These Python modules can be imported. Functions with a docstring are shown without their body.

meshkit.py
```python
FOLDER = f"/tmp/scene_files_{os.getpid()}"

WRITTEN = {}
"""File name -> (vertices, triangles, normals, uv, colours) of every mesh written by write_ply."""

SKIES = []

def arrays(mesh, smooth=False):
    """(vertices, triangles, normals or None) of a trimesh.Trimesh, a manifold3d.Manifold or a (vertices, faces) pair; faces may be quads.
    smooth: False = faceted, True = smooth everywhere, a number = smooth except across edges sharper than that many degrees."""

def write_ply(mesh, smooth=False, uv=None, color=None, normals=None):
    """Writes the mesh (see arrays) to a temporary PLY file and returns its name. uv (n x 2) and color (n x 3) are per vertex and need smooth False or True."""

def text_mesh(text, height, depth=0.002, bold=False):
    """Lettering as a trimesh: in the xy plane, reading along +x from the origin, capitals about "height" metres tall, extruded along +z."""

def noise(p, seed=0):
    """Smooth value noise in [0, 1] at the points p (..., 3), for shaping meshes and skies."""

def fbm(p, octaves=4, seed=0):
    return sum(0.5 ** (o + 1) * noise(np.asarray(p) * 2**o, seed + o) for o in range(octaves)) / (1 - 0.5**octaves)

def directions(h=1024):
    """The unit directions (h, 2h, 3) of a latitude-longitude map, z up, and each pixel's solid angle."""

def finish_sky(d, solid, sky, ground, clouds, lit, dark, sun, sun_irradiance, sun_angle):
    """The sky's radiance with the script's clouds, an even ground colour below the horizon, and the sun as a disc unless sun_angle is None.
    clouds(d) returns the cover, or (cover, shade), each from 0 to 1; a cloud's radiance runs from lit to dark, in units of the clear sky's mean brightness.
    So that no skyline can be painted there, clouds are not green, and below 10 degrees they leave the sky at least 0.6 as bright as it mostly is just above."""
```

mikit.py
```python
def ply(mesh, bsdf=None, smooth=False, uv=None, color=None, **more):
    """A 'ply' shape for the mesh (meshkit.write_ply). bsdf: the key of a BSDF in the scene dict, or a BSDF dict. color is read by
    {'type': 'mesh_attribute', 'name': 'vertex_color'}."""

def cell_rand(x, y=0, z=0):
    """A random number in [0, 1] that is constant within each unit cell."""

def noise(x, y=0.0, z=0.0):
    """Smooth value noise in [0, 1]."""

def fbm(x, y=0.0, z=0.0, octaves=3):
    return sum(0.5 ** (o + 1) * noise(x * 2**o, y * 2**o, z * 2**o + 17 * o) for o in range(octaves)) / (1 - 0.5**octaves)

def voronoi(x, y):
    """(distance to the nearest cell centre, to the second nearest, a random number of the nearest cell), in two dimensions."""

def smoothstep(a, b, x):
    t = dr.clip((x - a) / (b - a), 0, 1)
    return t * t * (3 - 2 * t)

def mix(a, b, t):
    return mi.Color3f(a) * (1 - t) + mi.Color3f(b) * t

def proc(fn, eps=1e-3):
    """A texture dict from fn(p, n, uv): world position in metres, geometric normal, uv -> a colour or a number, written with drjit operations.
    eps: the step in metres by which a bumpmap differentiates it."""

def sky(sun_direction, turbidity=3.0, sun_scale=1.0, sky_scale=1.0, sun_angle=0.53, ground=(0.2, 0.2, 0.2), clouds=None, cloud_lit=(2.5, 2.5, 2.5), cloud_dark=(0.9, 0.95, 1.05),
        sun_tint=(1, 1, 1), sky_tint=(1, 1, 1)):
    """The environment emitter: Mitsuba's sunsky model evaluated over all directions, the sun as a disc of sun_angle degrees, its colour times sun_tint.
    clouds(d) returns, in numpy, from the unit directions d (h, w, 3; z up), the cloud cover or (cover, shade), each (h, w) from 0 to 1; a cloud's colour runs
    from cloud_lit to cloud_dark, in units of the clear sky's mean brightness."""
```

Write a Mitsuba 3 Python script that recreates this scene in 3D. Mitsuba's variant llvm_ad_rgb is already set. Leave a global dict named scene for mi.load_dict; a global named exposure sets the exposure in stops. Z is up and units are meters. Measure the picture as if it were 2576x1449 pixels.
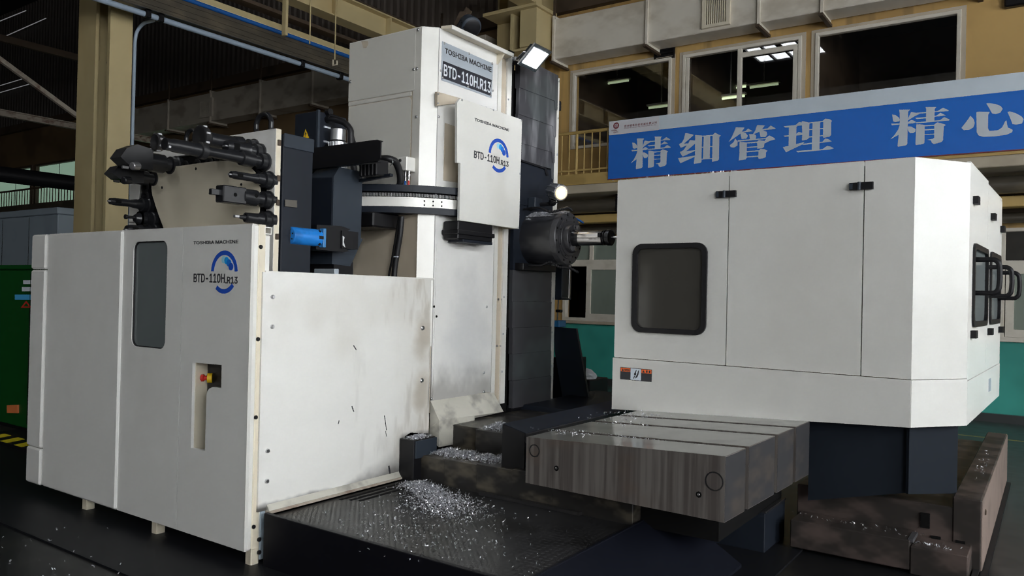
import math, random, numpy as np, trimesh, mitsuba as mi, drjit as dr
import manifold3d as m3
from shapely.geometry import Polygon
import meshkit, mikit
from mikit import proc, noise, fbm, smoothstep, mix

random.seed(7)
rng = np.random.default_rng(7)
T = mi.ScalarTransform4f
scene, labels = {'type': 'scene'}, {}

# ---------------------------------------------------------------- camera, light, exposure
CAM = (0.0, 0.0, 1.6)
scene['camera'] = {'type': 'perspective', 'fov': 66.49, 'fov_axis': 'x', 'near_clip': 0.05, 'far_clip': 200.0,
                   'to_world': T().look_at(origin=list(CAM), target=[CAM[0] - 0.57089, CAM[1] + 0.82099, CAM[2] + 0.00734], up=[-0.01434, -0.01891, 0.99972])}
exposure = 0.0
DAY = (0.97, 1.0, 1.03)
L_SIDE, L_FRONT, L_ROOF = [12.0, 22.0, 4.5, 15.5, 3.0, 6.5], 0.35, 7.0  # radiance of the daylit glazing: side wall bands, wall behind the camera, roof lights
LED, HALOGEN = 45.0, 6.0
def emit(v, tint=DAY):
    return {'type': 'area', 'radiance': {'type': 'rgb', 'value': [v * t for t in tint]}}

# ---------------------------------------------------------------- materials
def prin(c, rough=0.5, metal=0.0, spec=0.5, **k):
    col = proc(c) if callable(c) else {'type': 'rgb', 'value': list(c)}
    r = proc(rough) if callable(rough) else float(rough)
    return {'type': 'principled', 'base_color': col, 'roughness': r, 'metallic': float(metal), 'specular': float(spec), **k}
def mat(name, *a, **k):
    scene['mat_' + name] = prin(*a, **k)
def grime(base, dark, amount, sx=3.0, sz=1.2):
    def fn(p, n, uv):
        f = fbm(p.x * sx, p.y * sx, p.z * sz, 4)
        return mix(base, dark, amount * smoothstep(0.45, 0.8, f))
    return fn
mat('white', grime((0.72, 0.71, 0.66), (0.50, 0.47, 0.40), 0.25), 0.28, spec=0.5)
mat('guard', grime((0.72, 0.715, 0.68), (0.52, 0.50, 0.46), 0.25), 0.38)
mat('enclosure', grime((0.70, 0.695, 0.655), (0.56, 0.54, 0.49), 0.30, 1.5, 0.6), 0.22)
mat('cream', grime((0.66, 0.60, 0.47), (0.40, 0.34, 0.24), 0.4), 0.45)
mat('tan', grime((0.46, 0.40, 0.31), (0.25, 0.20, 0.14), 0.4), 0.5)
def pit_cover(p, n, uv):      # oily dirt that gathers along the lower edge, in the notch and round the right-hand bolts
    f = fbm(p.y * 6, p.x, p.z * 6, 4)
    s = fbm(p.y * 16, 3.0, p.z * 3.5, 4)
    g = fbm(p.y * 2, 5.0, p.z * 2, 3)
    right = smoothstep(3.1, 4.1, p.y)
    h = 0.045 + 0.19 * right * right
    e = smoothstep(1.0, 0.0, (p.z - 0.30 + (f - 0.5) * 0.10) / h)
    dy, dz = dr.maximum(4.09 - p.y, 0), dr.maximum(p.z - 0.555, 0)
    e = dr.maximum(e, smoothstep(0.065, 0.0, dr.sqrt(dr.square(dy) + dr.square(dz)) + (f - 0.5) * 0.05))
    e = dr.maximum(e, 0.9 * smoothstep(4.335, 4.375, p.y + (s - 0.5) * 0.05) * smoothstep(1.75, 1.45, p.z))
    w = mix((0.74, 0.73, 0.69), (0.58, 0.55, 0.49), 0.5 * smoothstep(0.45, 0.8, g))
    b = smoothstep(3.75, 4.35, p.y + (g - 0.5) * 0.5) * (0.25 + 0.5 * smoothstep(0.45, 0.75, s))
    for y, z in ((4.27, 1.28), (4.26, 0.85)):
        d = dr.sqrt(dr.square(p.y - y) + 0.35 * dr.square(p.z - z))
        b = dr.maximum(b, 0.95 * smoothstep(0.17, 0.02, d + (f - 0.5) * 0.12))
    w = mix(w, (0.33, 0.28, 0.21), 0.75 * b)
    w = mix(w, (0.42, 0.40, 0.36), 0.30 * smoothstep(0.60, 0.85, s) * right)
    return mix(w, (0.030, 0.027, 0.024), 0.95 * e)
mat('pit_cover', pit_cover, 0.34)
def column_face(p, n, uv):
    f = fbm(p.y * 6, p.x, p.z * 4, 4)
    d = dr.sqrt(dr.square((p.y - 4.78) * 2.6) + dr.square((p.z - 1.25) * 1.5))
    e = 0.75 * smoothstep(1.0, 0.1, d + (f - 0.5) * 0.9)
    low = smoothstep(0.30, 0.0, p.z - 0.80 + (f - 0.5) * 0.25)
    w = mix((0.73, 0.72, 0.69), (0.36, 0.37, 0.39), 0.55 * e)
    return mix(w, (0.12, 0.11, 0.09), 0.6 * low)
mat('column_face', column_face, 0.32)
mat('chute', grime((0.55, 0.53, 0.46), (0.20, 0.19, 0.17), 0.75, 9, 9), 0.35)
mat('navy', grime((0.010, 0.013, 0.019), (0.006, 0.008, 0.011), 0.5), 0.45, spec=0.2)
mat('slate', grime((0.022, 0.029, 0.039), (0.016, 0.021, 0.028), 0.5), 0.45, spec=0.22)
mat('black', (0.005, 0.005, 0.006), 0.45, spec=0.25)
mat('rubber', (0.007, 0.007, 0.008), 0.45, spec=0.3)
mat('hole', (0.004, 0.004, 0.004), 0.9, spec=0.1)
mat('tool', grime((0.010, 0.0105, 0.012), (0.005, 0.005, 0.006), 0.6, 20, 20), 0.30, metal=0.0, spec=0.4)
mat('steel', (0.55, 0.55, 0.56), 0.25, metal=1.0)
mat('bright', (0.80, 0.80, 0.82), 0.16, metal=1.0)
mat('alu', (0.60, 0.61, 0.62), 0.38, metal=1.0)
mat('rust', grime((0.30, 0.26, 0.21), (0.13, 0.06, 0.035), 0.9, 9, 9), 0.6)
mat('pit_navy', (0.005, 0.006, 0.010), 0.5, spec=0.15)
mat('insert', (0.30, 0.30, 0.31), 0.35, metal=0.8)
mat('swarf', (0.62, 0.63, 0.66), 0.30, metal=0.7)
def way_cover(p, n, uv):
    f = fbm(p.y * 9, p.x, p.z * 1.6, 4)
    g = fbm(p.y * 3, 2.0, p.z * 3, 3)
    c = mix((0.045, 0.045, 0.050), (0.21, 0.21, 0.222), smoothstep(0.50, 0.78, f) * smoothstep(2.2, 3.2, p.z))
    return mix(c, (0.060, 0.070, 0.072), smoothstep(0.45, 0.75, g) * 0.8)
mat('way_cover', way_cover, 0.42, metal=0.15, spec=0.3)
def housing(p, n, uv):
    return mix((0.012, 0.0125, 0.015), (0.026, 0.0265, 0.029), smoothstep(0.5, 0.8, fbm(p.x * 8, p.y * 8, p.z * 8, 3)))
mat('housing', housing, 0.36, spec=0.7)
mat('flange', grime((0.065, 0.065, 0.070), (0.035, 0.035, 0.038), 0.6, 14, 14), 0.36, metal=0.35)
def bar(p, n, uv):
    return mix((0.62, 0.60, 0.58), (0.22, 0.20, 0.19), 0.8 * smoothstep(0.5, 0.75, fbm(p.x * 14, p.y * 30, p.z * 30, 3)))
mat('bar', bar, 0.20, metal=1.0)
def table_side(p, n, uv):
    a = p.x * 0.999 - p.y * 0.0384
    s = fbm(a * 45, p.y * 3, p.z * 1.5, 3)
    q = fbm(a * 5, p.y * 5, p.z * 6, 3)
    c = mix((0.058, 0.050, 0.046), (0.105, 0.096, 0.088), smoothstep(0.35, 0.7, s))
    return mix(c, (0.085, 0.06, 0.045), 0.5 * smoothstep(0.5, 0.8, q))
mat('table_side', table_side, 0.5, metal=0.0, spec=0.2)
mat('table_end', grime((0.030, 0.030, 0.032), (0.050, 0.042, 0.036), 0.8, 5, 9), 0.5, spec=0.2)
mat('skirt', grime((0.011, 0.0145, 0.020), (0.008, 0.011, 0.015), 0.5), 0.5, spec=0.12)
mat('panel_warm', grime((0.60, 0.585, 0.53), (0.48, 0.455, 0.40), 0.3), 0.35)
mat('table_top', grime((0.20, 0.198, 0.182), (0.14, 0.138, 0.128), 0.5, 6, 6), 0.13, metal=0.35)
def rusty(p, n, uv):
    f = fbm(p.x * 5, p.y * 5, p.z * 7, 4)
    return mix((0.022, 0.019, 0.017), (0.070, 0.052, 0.046), smoothstep(0.4, 0.75, f))
mat('bed', rusty, 0.45, spec=0.25)
mat('bed_end', grime((0.17, 0.13, 0.11), (0.10, 0.08, 0.07), 0.8, 4, 4), 0.5)
mat('dark_steel', grime((0.012, 0.012, 0.013), (0.030, 0.028, 0.025), 0.8, 6, 6), 0.38, spec=0.4)
def rail_cover(p, n, uv):
    f = fbm(p.x * 6, p.y * 6, p.z * 9, 4)
    return mix((0.016, 0.015, 0.014), (0.075, 0.065, 0.048), smoothstep(0.5, 0.8, f))
mat('rail_cover', rail_cover, 0.32, spec=0.4)
def pan(p, n, uv):
    f = fbm(p.x * 2.2, p.y * 2.2, 0, 4)
    return mix((0.020, 0.020, 0.021), (0.008, 0.008, 0.008), smoothstep(0.40, 0.70, f))
def tread(p, n, uv):      # raised tread of the worn chequer plate
    a, b = (p.x + p.y) * 26, (p.x - p.y) * 26
    i, j = dr.floor(a), dr.floor(b)
    odd = (i + j) - 2 * dr.floor((i + j) * 0.5)
    u, v = a - i - 0.5, b - j - 0.5
    lu, lv = dr.select(odd > 0.5, u, v), dr.select(odd > 0.5, v, u)
    return smoothstep(1.0, 0.6, dr.square(lu * 2.3) + dr.square(lv * 6.5))
scene['mat_pan'] = {'type': 'bumpmap', 'arbitrary': proc(tread, 0.002), 'scale': 0.007, 'bsdf': prin(pan, 0.30, spec=0.3)}
mat('pan_rim', (0.004, 0.004, 0.006), 0.5, spec=0.15)
def floor_fn(p, n, uv):
    f = fbm(p.x * 1.3, p.y * 1.3, 0, 5)
    g = fbm(p.x * 9, p.y * 9, 0, 3)
    c = mix((0.005, 0.0055, 0.006), (0.020, 0.019, 0.016), smoothstep(0.42, 0.70, f) * (0.6 + 0.4 * g))
    far = smoothstep(5.5, 8.0, p.y) * smoothstep(-9.0, -5.0, p.x)
    c = mix(c, (0.052, 0.066, 0.064), far * (0.7 + 0.3 * g))
    near = smoothstep(-1.2, 0.2, p.x) * (1 - far)
    c = mix(c, (0.055, 0.050, 0.046), near * smoothstep(0.35, 0.65, f))
    line = smoothstep(0.05, 0.03, dr.abs(p.y - 11.0)) * smoothstep(-9.0, -8.0, p.x)
    return mix(c, (0.22, 0.17, 0.04), 0.75 * line)
mat('floor', floor_fn, 0.42, spec=0.25)
mat('mat', (0.006, 0.0065, 0.008), 0.5, spec=0.15)
def wall_fn(p, n, uv):
    f = fbm(p.x * 0.9, 0, p.z * 0.9, 4)
    s = fbm(p.x * 5.0, 0, p.z * 0.35, 4)
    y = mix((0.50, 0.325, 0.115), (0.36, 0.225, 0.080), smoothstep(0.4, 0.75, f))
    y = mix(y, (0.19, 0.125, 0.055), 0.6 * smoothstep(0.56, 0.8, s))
    y = mix(y, mix((0.13, 0.085, 0.042), (0.085, 0.055, 0.028), smoothstep(0.4, 0.7, f)), smoothstep(-8.95, -9.0, p.x))  # left part browned: shade on the ochre paint put into the colour
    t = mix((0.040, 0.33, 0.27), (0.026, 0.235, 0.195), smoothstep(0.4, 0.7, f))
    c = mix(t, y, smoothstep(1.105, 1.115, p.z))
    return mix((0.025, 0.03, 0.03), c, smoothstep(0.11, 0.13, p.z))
mat('wall', wall_fn, 0.55)
mat('concrete', grime((0.22, 0.21, 0.19), (0.12, 0.11, 0.10), 0.7, 2, 2), 0.8)
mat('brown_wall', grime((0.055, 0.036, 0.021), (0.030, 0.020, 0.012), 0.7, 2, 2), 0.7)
def clad_fn(p, n, uv):      # darkened towards the far end, shade put into the colour
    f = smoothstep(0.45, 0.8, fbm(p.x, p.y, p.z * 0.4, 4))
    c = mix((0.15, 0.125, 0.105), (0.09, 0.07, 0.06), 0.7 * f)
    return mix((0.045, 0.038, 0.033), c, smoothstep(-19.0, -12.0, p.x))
mat('cladding', clad_fn, 0.5, spec=0.2)
mat('roof', (0.012, 0.012, 0.012), 0.9, spec=0.1)
def duct_fn(p, n, uv):
    f = fbm(p.x * 2.5, p.y, p.z * 3.5, 5)
    return mix((0.62, 0.58, 0.50), (0.40, 0.35, 0.27), 0.7 * smoothstep(0.35, 0.85, f))
mat('duct', duct_fn, 0.5)
mat('duct_shaded', grime((0.30, 0.27, 0.22), (0.19, 0.16, 0.125), 0.8, 2.5, 3.5), 0.6)  # darker copy of the duct paint, carries the shade on the left
mat('steel_yellow', grime((0.47, 0.385, 0.205), (0.40, 0.30, 0.14), 0.6, 1.5, 0.5), 0.45)
mat('rail_yellow', grime((0.42, 0.29, 0.10), (0.25, 0.165, 0.055), 0.5, 4, 4), 0.45)
mat('slab', grime((0.42, 0.37, 0.28), (0.25, 0.21, 0.15), 0.7, 2, 2), 0.7)
mat('pipe_dark', grime((0.055, 0.048, 0.036), (0.11, 0.09, 0.06), 0.7, 3, 3), 0.35, spec=0.6)
mat('frame', grime((0.62, 0.58, 0.50), (0.42, 0.38, 0.30), 0.5, 5, 5), 0.4)
mat('blue', (0.014, 0.125, 0.50), 0.35)
mat('blue_left', (0.013, 0.11, 0.44), 0.35)
mat('sign_grey', (0.62, 0.70, 0.77), 0.4)
mat('sign_white', (0.66, 0.66, 0.70), 0.4)
mat('sign_letter', (0.55, 0.60, 0.66), 0.4)
mat('red_print', (0.16, 0.025, 0.035), 0.5)
mat('print_black', (0.022, 0.022, 0.025), 0.5)
mat('logo_blue', (0.014, 0.060, 0.36), 0.4)
mat('logo_cyan', (0.33, 0.66, 0.78), 0.4)
mat('logo_sky', (0.01, 0.26, 0.62), 0.4)
mat('logo_mid', (0.012, 0.14, 0.52), 0.4)
mat('plate_grey', (0.42, 0.47, 0.52), 0.3, metal=0.3)
mat('plate_black', (0.016, 0.018, 0.026), 0.3)
mat('letter_pale', (0.66, 0.70, 0.74), 0.35)
mat('conduit', (0.30, 0.37, 0.45), 0.4)
mat('cable_blue', (0.010, 0.085, 0.30), 0.4)
mat('motor_blue', grime((0.012, 0.17, 0.52), (0.008, 0.07, 0.22), 0.6, 12, 12), 0.35)
mat('bracket_blue', (0.03, 0.16, 0.36), 0.4)
mat('green', (0.003, 0.05, 0.008), 0.5, spec=0.2)
mat('cabinet', grime((0.22, 0.265, 0.30), (0.17, 0.20, 0.24), 0.4), 0.45)
mat('label_white', (0.62, 0.66, 0.72), 0.5)
mat('label_blue', (0.06, 0.34, 0.62), 0.5)
mat('orange', (0.55, 0.16, 0.05), 0.5)
mat('warn_orange', (0.75, 0.12, 0.02), 0.5)
mat('red', (0.42, 0.02, 0.015), 0.4)
mat('warn_yellow', (0.72, 0.45, 0.01), 0.5)
mat('tape_yellow', (0.62, 0.50, 0.02), 0.5)
mat('glass_dark', (0.040, 0.038, 0.033), 0.10, spec=0.5)
mat('glass_grey', (0.10, 0.115, 0.115), 0.12, spec=0.5)
mat('frosted', grime((0.19, 0.225, 0.19), (0.14, 0.17, 0.14), 0.6, 3, 1), 0.25)
mat('plastic_bag', (0.60, 0.62, 0.64), 0.3)
scene['mat_pane'] = {'type': 'thindielectric', 'int_ior': 1.5}
mat('glow', (0.6, 0.6, 0.6), 0.5)
mat('lens', (0.5, 0.5, 0.5), 0.3)

# ---------------------------------------------------------------- mesh helpers
X_, Y_, Z_ = np.eye(3)
def cat(ms):
    return trimesh.util.concatenate([m for m in ms])
def hull(pts):
    m = m3.Manifold.hull_points(np.asarray(pts, float)).to_mesh()
    return trimesh.Trimesh(np.array(m.vert_properties)[:, :3], np.array(m.tri_verts), process=False)
def bx(x0, x1, y0, y1, z0, z1, b=0.0):
    x0, x1, y0, y1, z0, z1 = min(x0, x1), max(x0, x1), min(y0, y1), max(y0, y1), min(z0, z1), max(z0, z1)
    b = min(b, (x1 - x0) * .45, (y1 - y0) * .45, (z1 - z0) * .45)
    if b <= 0:
        return trimesh.creation.box(bounds=[[x0, y0, z0], [x1, y1, z1]])
    pts = []
    for sx in (0, 1):
        for sy in (0, 1):
            for sz in (0, 1):
                c = np.array([(x0, x1)[sx], (y0, y1)[sy], (z0, z1)[sz]])
                d = np.array([b * (1 - 2 * sx), b * (1 - 2 * sy), b * (1 - 2 * sz)])
                for k in range(3):
                    q = c + d; q[k] = c[k]; pts.append(q)
    return hull(pts)
def gen(poly, O, U, V, d, holes=()):
    """A plate: the outline poly in the plane (O, U, V), extruded by d along U x V."""
    pg = Polygon(poly, [list(h) for h in holes])
    if not pg.is_valid: pg = pg.buffer(0)
    gs = getattr(pg, 'geoms', [pg])
    m = cat([trimesh.creation.extrude_polygon(g, d, engine='earcut') for g in gs])
    U, V = np.asarray(U, float), np.asarray(V, float)
    M = np.eye(4); M[:3, 0], M[:3, 1], M[:3, 2], M[:3, 3] = U, V, np.cross(U, V), O
    m.apply_transform(M)
    return m
def fy(poly, yf, d, holes=()): return gen(poly, (0, yf + d, 0), X_, Z_, d, holes)     # plate facing -Y, front at yf
def fx(poly, xf, d, holes=()): return gen(poly, (xf - d, 0, 0), Y_, Z_, d, holes)     # plate facing +X, front at xf
def fz(poly, zt, d, holes=()): return gen(poly, (0, 0, zt - d), X_, Y_, d, holes)     # plate facing +Z, top at zt
def rect(a0, a1, b0, b1): return [(a0, b0), (a1, b0), (a1, b1), (a0, b1)]
def rrect(a0, a1, b0, b1, r, n=6):
    out = []
    for ca, cb, s in ((a1 - r, b0 + r, -90), (a1 - r, b1 - r, 0), (a0 + r, b1 - r, 90), (a0 + r, b0 + r, 180)):
        out += [(ca + r * math.cos(math.radians(s + 90 * k / n)), cb + r * math.sin(math.radians(s + 90 * k / n))) for k in range(n + 1)]
    return out
def circ(a, b, r, n=28): return [(a + r * math.cos(2 * math.pi * k / n), b + r * math.sin(2 * math.pi * k / n)) for k in range(n)]
def sector(a, b, r0, r1, t0, t1, n=24):
    t = np.radians(np.linspace(t0, t1, n))
    return [(a + r1 * math.cos(x), b + r1 * math.sin(x)) for x in t] + [(a + r0 * math.cos(x), b + r0 * math.sin(x)) for x in t[::-1]]
def frame(d):
    d = np.asarray(d, float); d = d / np.linalg.norm(d)
    a = np.cross(d, (0, 0, 1) if abs(d[2]) < .9 else (1, 0, 0)); a /= np.linalg.norm(a)
    return d, a, np.cross(d, a)
def lathe(profile, p0, d, n=28):
    """profile: (t along d, radius), swept round the axis through p0."""
    d, a, b = frame(d)
    ang = np.arange(n) * 2 * np.pi / n
    ring = np.cos(ang)[:, None] * a + np.sin(ang)[:, None] * b
    v, f = [], []
    for t, r in profile:
        v.append(np.asarray(p0) + d * t + ring * max(r, 1e-5))
    v = np.vstack(v)
    i = np.arange(n); j = (i + 1) % n
    for k in range(len(profile) - 1):
        o, q = k * n, (k + 1) * n
        f += [np.stack([i + o, j + o, j + q], 1), np.stack([i + o, j + q, i + q], 1)]
    for k, flip in ((0, True), (len(profile) - 1, False)):
        c = len(v); v = np.vstack([v, np.asarray(p0) + d * profile[k][0]])
        t = np.stack([i + k * n, j + k * n, np.full(n, c)], 1)
        f.append(t[:, ::-1] if flip else t)
    m = trimesh.Trimesh(v, np.vstack(f), process=False)
    if m.volume < 0: m.invert()
    return m
def cyl(p0, p1, r, n=20, r1=None, ch=0.0):
    L = np.linalg.norm(np.asarray(p1, float) - p0); r1 = r if r1 is None else r1
    pr = [(0, r), (L, r1)] if ch <= 0 else [(0, r - ch), (ch, r), (L - ch, r1), (L, r1 - ch)]
    return lathe(pr, p0, np.asarray(p1, float) - p0, n)
def tube(pts, r, n=10, closed=False):
    pts = np.asarray(pts, float)
    if not closed and len(pts) > 2:       # smooth the path
        t = np.linspace(0, 1, len(pts)); s = np.linspace(0, 1, (len(pts) - 1) * 6 + 1)
        from scipy.interpolate import PchipInterpolator
        pts = np.stack([PchipInterpolator(t, pts[:, k])(s) for k in range(3)], 1)
    tan = np.gradient(pts, axis=0); tan /= np.linalg.norm(tan, axis=1)[:, None]
    _, a, _ = frame(tan[0]); v, f = [], []
    ang = np.arange(n) * 2 * np.pi / n
    for p, t in zip(pts, tan):
        a = a - t * (a @ t); a /= np.linalg.norm(a); b = np.cross(t, a)
        v.append(p + r * (np.cos(ang)[:, None] * a + np.sin(ang)[:, None] * b))
    m = len(pts); v = np.vstack(v); i = np.arange(n); j = (i + 1) % n
    for k in range(m - 1):
        o, q = k * n, (k + 1) * n
        f += [np.stack([i + o, j + o, j + q], 1), np.stack([i + o, j + q, i + q], 1)]
    for k, p in ((0, pts[0]), (m - 1, pts[-1])):
        c = len(v); v = np.vstack([v, p]); t = np.stack([i + k * n, j + k * n, np.full(n, c)], 1)
        f.append(t[:, ::-1] if k == 0 else t)
    return trimesh.Trimesh(v, np.vstack(f), process=False)
def beam(p0, p1, w, h, up=(0, 0, 1)):
    p0, p1 = np.asarray(p0, float), np.asarray(p1, float)
    d = (p1 - p0) / np.linalg.norm(p1 - p0); s = np.cross(d, up); s /= np.linalg.norm(s); u = np.cross(s, d)
    return hull([q + s * a * w / 2 + u * b * h / 2 for q in (p0, p1) for a in (-1, 1) for b in (-1, 1)])
def ibeam(p0, p1, w, h, tf=0.025, tw=0.016):
    p0, p1 = np.asarray(p0, float), np.asarray(p1, float)
    z = np.array([0, 0, 1.0])
    return cat([beam(p0 + z * (h - tf) / 2, p1 + z * (h - tf) / 2, w, tf), beam(p0 - z * (h - tf) / 2, p1 - z * (h - tf) / 2, w, tf), beam(p0, p1, tw, h - 2 * tf)])
def text(s, O, U, V, width, height, bold=False, d=0.0015):
    m = meshkit.text_mesh(s, 0.1, d, bold)
    lo, hi = m.bounds
    v = m.vertices.copy()
    v[:, 0] = (v[:, 0] - lo[0]) / (hi[0] - lo[0]) * width
    v[:, 1] = (v[:, 1] - lo[1]) / (hi[1] - lo[1]) * height
    U, V = np.asarray(U, float), np.asarray(V, float)
    m.vertices = np.asarray(O) + v[:, :1] * U + v[:, 1:2] * V + v[:, 2:] * np.cross(U, V)
    return m
def bolt(p, n, r=0.011, h=0.008):
    return lathe([(0, r), (h * .6, r), (h, r * .7)], p, n, 8)

# ---------------------------------------------------------------- naming
used = {}
def numbered(key):
    k = used.get(key, 0); used[key] = k + 1
    return key if k == 0 else f'{key}_{k:03d}'
def thing(name, label=None, category=None, group=None, kind=None):
    key = numbered(name); labels[key] = {}
    if label: labels[key]['label'] = label
    if category: labels[key]['category'] = category
    if group: labels[key]['group'] = group
    if kind: labels[key]['kind'] = kind
    return key
def put(parent, name, mesh, m, smooth=False, label=None, kind=None, **more):
    key = numbered(parent + '__' + name)
    scene[key] = mikit.ply(mesh, 'mat_' + m, smooth, **more)
    if label or kind:
        labels[key] = {k: v for k, v in (('label', label), ('kind', kind)) if v}
    return key
def solo(name, mesh, m, label=None, category=None, group=None, kind=None, smooth=False, **more):
    key = thing(name, label, category, group, kind)
    scene[key] = mikit.ply(mesh, 'mat_' + m, smooth, **more)
    return key
def struct(name, mesh, m, label=None, smooth=False, **more):
    return solo(name, mesh, m, label, None, None, 'structure', smooth, **more)
def bolts(parent, pts, n, m='steel', r=0.011, h=0.008):
    for p in pts:
        put(parent, 'bolt', bolt(p, n, r, h), m, 40)
def logo(parent, O, U, V, R, tw, th):
    """The maker's round badge: two arcs, four overlapping dots, the type and the maker's name, R the ring's radius."""
    O = np.asarray(O, float); e = 0.0012
    N = np.cross(U, V)
    put(parent, 'badge_arc', gen(sector(0, 0, .79 * R, R, 2, 178, 40), O, U, V, e), 'logo_blue')
    put(parent, 'badge_arc', gen(sector(0, 0, .79 * R, R, 232, 319, 24), O, U, V, e), 'logo_blue')
    for k, (a, b, m) in enumerate(((-.04, .57, 'logo_cyan'), (.17, .53, 'logo_sky'), (.35, .42, 'logo_mid'), (.51, .25, 'logo_blue'))):
        put(parent, 'badge_dot', gen(circ(a * R, b * R, .17 * R), O, U, V, e + .0004 * k), m)
    U, V = np.asarray(U, float), np.asarray(V, float)
    put(parent, 'lettering', text('BTD-110H', O - 2.38 * R * U - .50 * R * V, U, V, 2.45 * R, .43 * R, True), 'print_black')
    put(parent, 'lettering', text('.R13', O + .12 * R * U - .53 * R * V, U, V, .90 * R, .32 * R, True), 'print_black')
    put(parent, 'lettering', text('TOSHIBA MACHINE', O + tw[0] * U + th[0] * V, U, V, tw[1], th[1], True), 'print_black')

# ---------------------------------------------------------------- the hall
struct('floor', fz(rect(-36, 12, -12, 18), 0.0, 0.2), 'floor', 'dark oily workshop floor')
W1, W2, W3 = (-7.41, -5.45), (-5.25, -3.29), (-3.09, -1.13)
UP = (4.30, 5.72)
holes = [rect(*W1, *UP), rect(*W2, *UP), rect(*W3, *UP), rect(-7.52, -5.55, 1.13, 2.66), rect(-0.66, 1.3, 1.10, 2.64),
         rect(-31.6, -28.75, 4.30, 5.62), rect(-28.45, -25.6, 4.30, 5.62), rect(-25.3, -22.45, 4.30, 5.62), rect(-22.15, -19.3, 4.30, 5.62)]
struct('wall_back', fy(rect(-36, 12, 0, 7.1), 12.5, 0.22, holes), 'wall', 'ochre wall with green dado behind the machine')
def corrugated(x0, x1, y, z0, z1, pitch=0.2, dep=0.05):
    xs, ys = [], []
    for k in range(int((x1 - x0) / pitch)):
        x = x0 + k * pitch
        xs += [x, x + pitch * .25, x + pitch * .40, x + pitch * .85]; ys += [y, y, y - dep, y - dep]
    xs.append(x1); ys.append(y)
    n = len(xs); v = np.vstack([np.stack([xs, ys, np.full(n, z0)], 1), np.stack([xs, ys, np.full(n, z1)], 1)])
    i = np.arange(n - 1)
    return trimesh.Trimesh(v, np.vstack([np.stack([i, i + 1, i + 1 + n], 1), np.stack([i, i + 1 + n, i + n], 1)]), process=False)
scene['mat_cladding'] = {'type': 'twosided', 'bsdf': scene['mat_cladding']}
put('wall_back', 'cladding', corrugated(-36, 12, 12.45, 7.1, 11.2), 'cladding', label='dark corrugated metal cladding')
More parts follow.
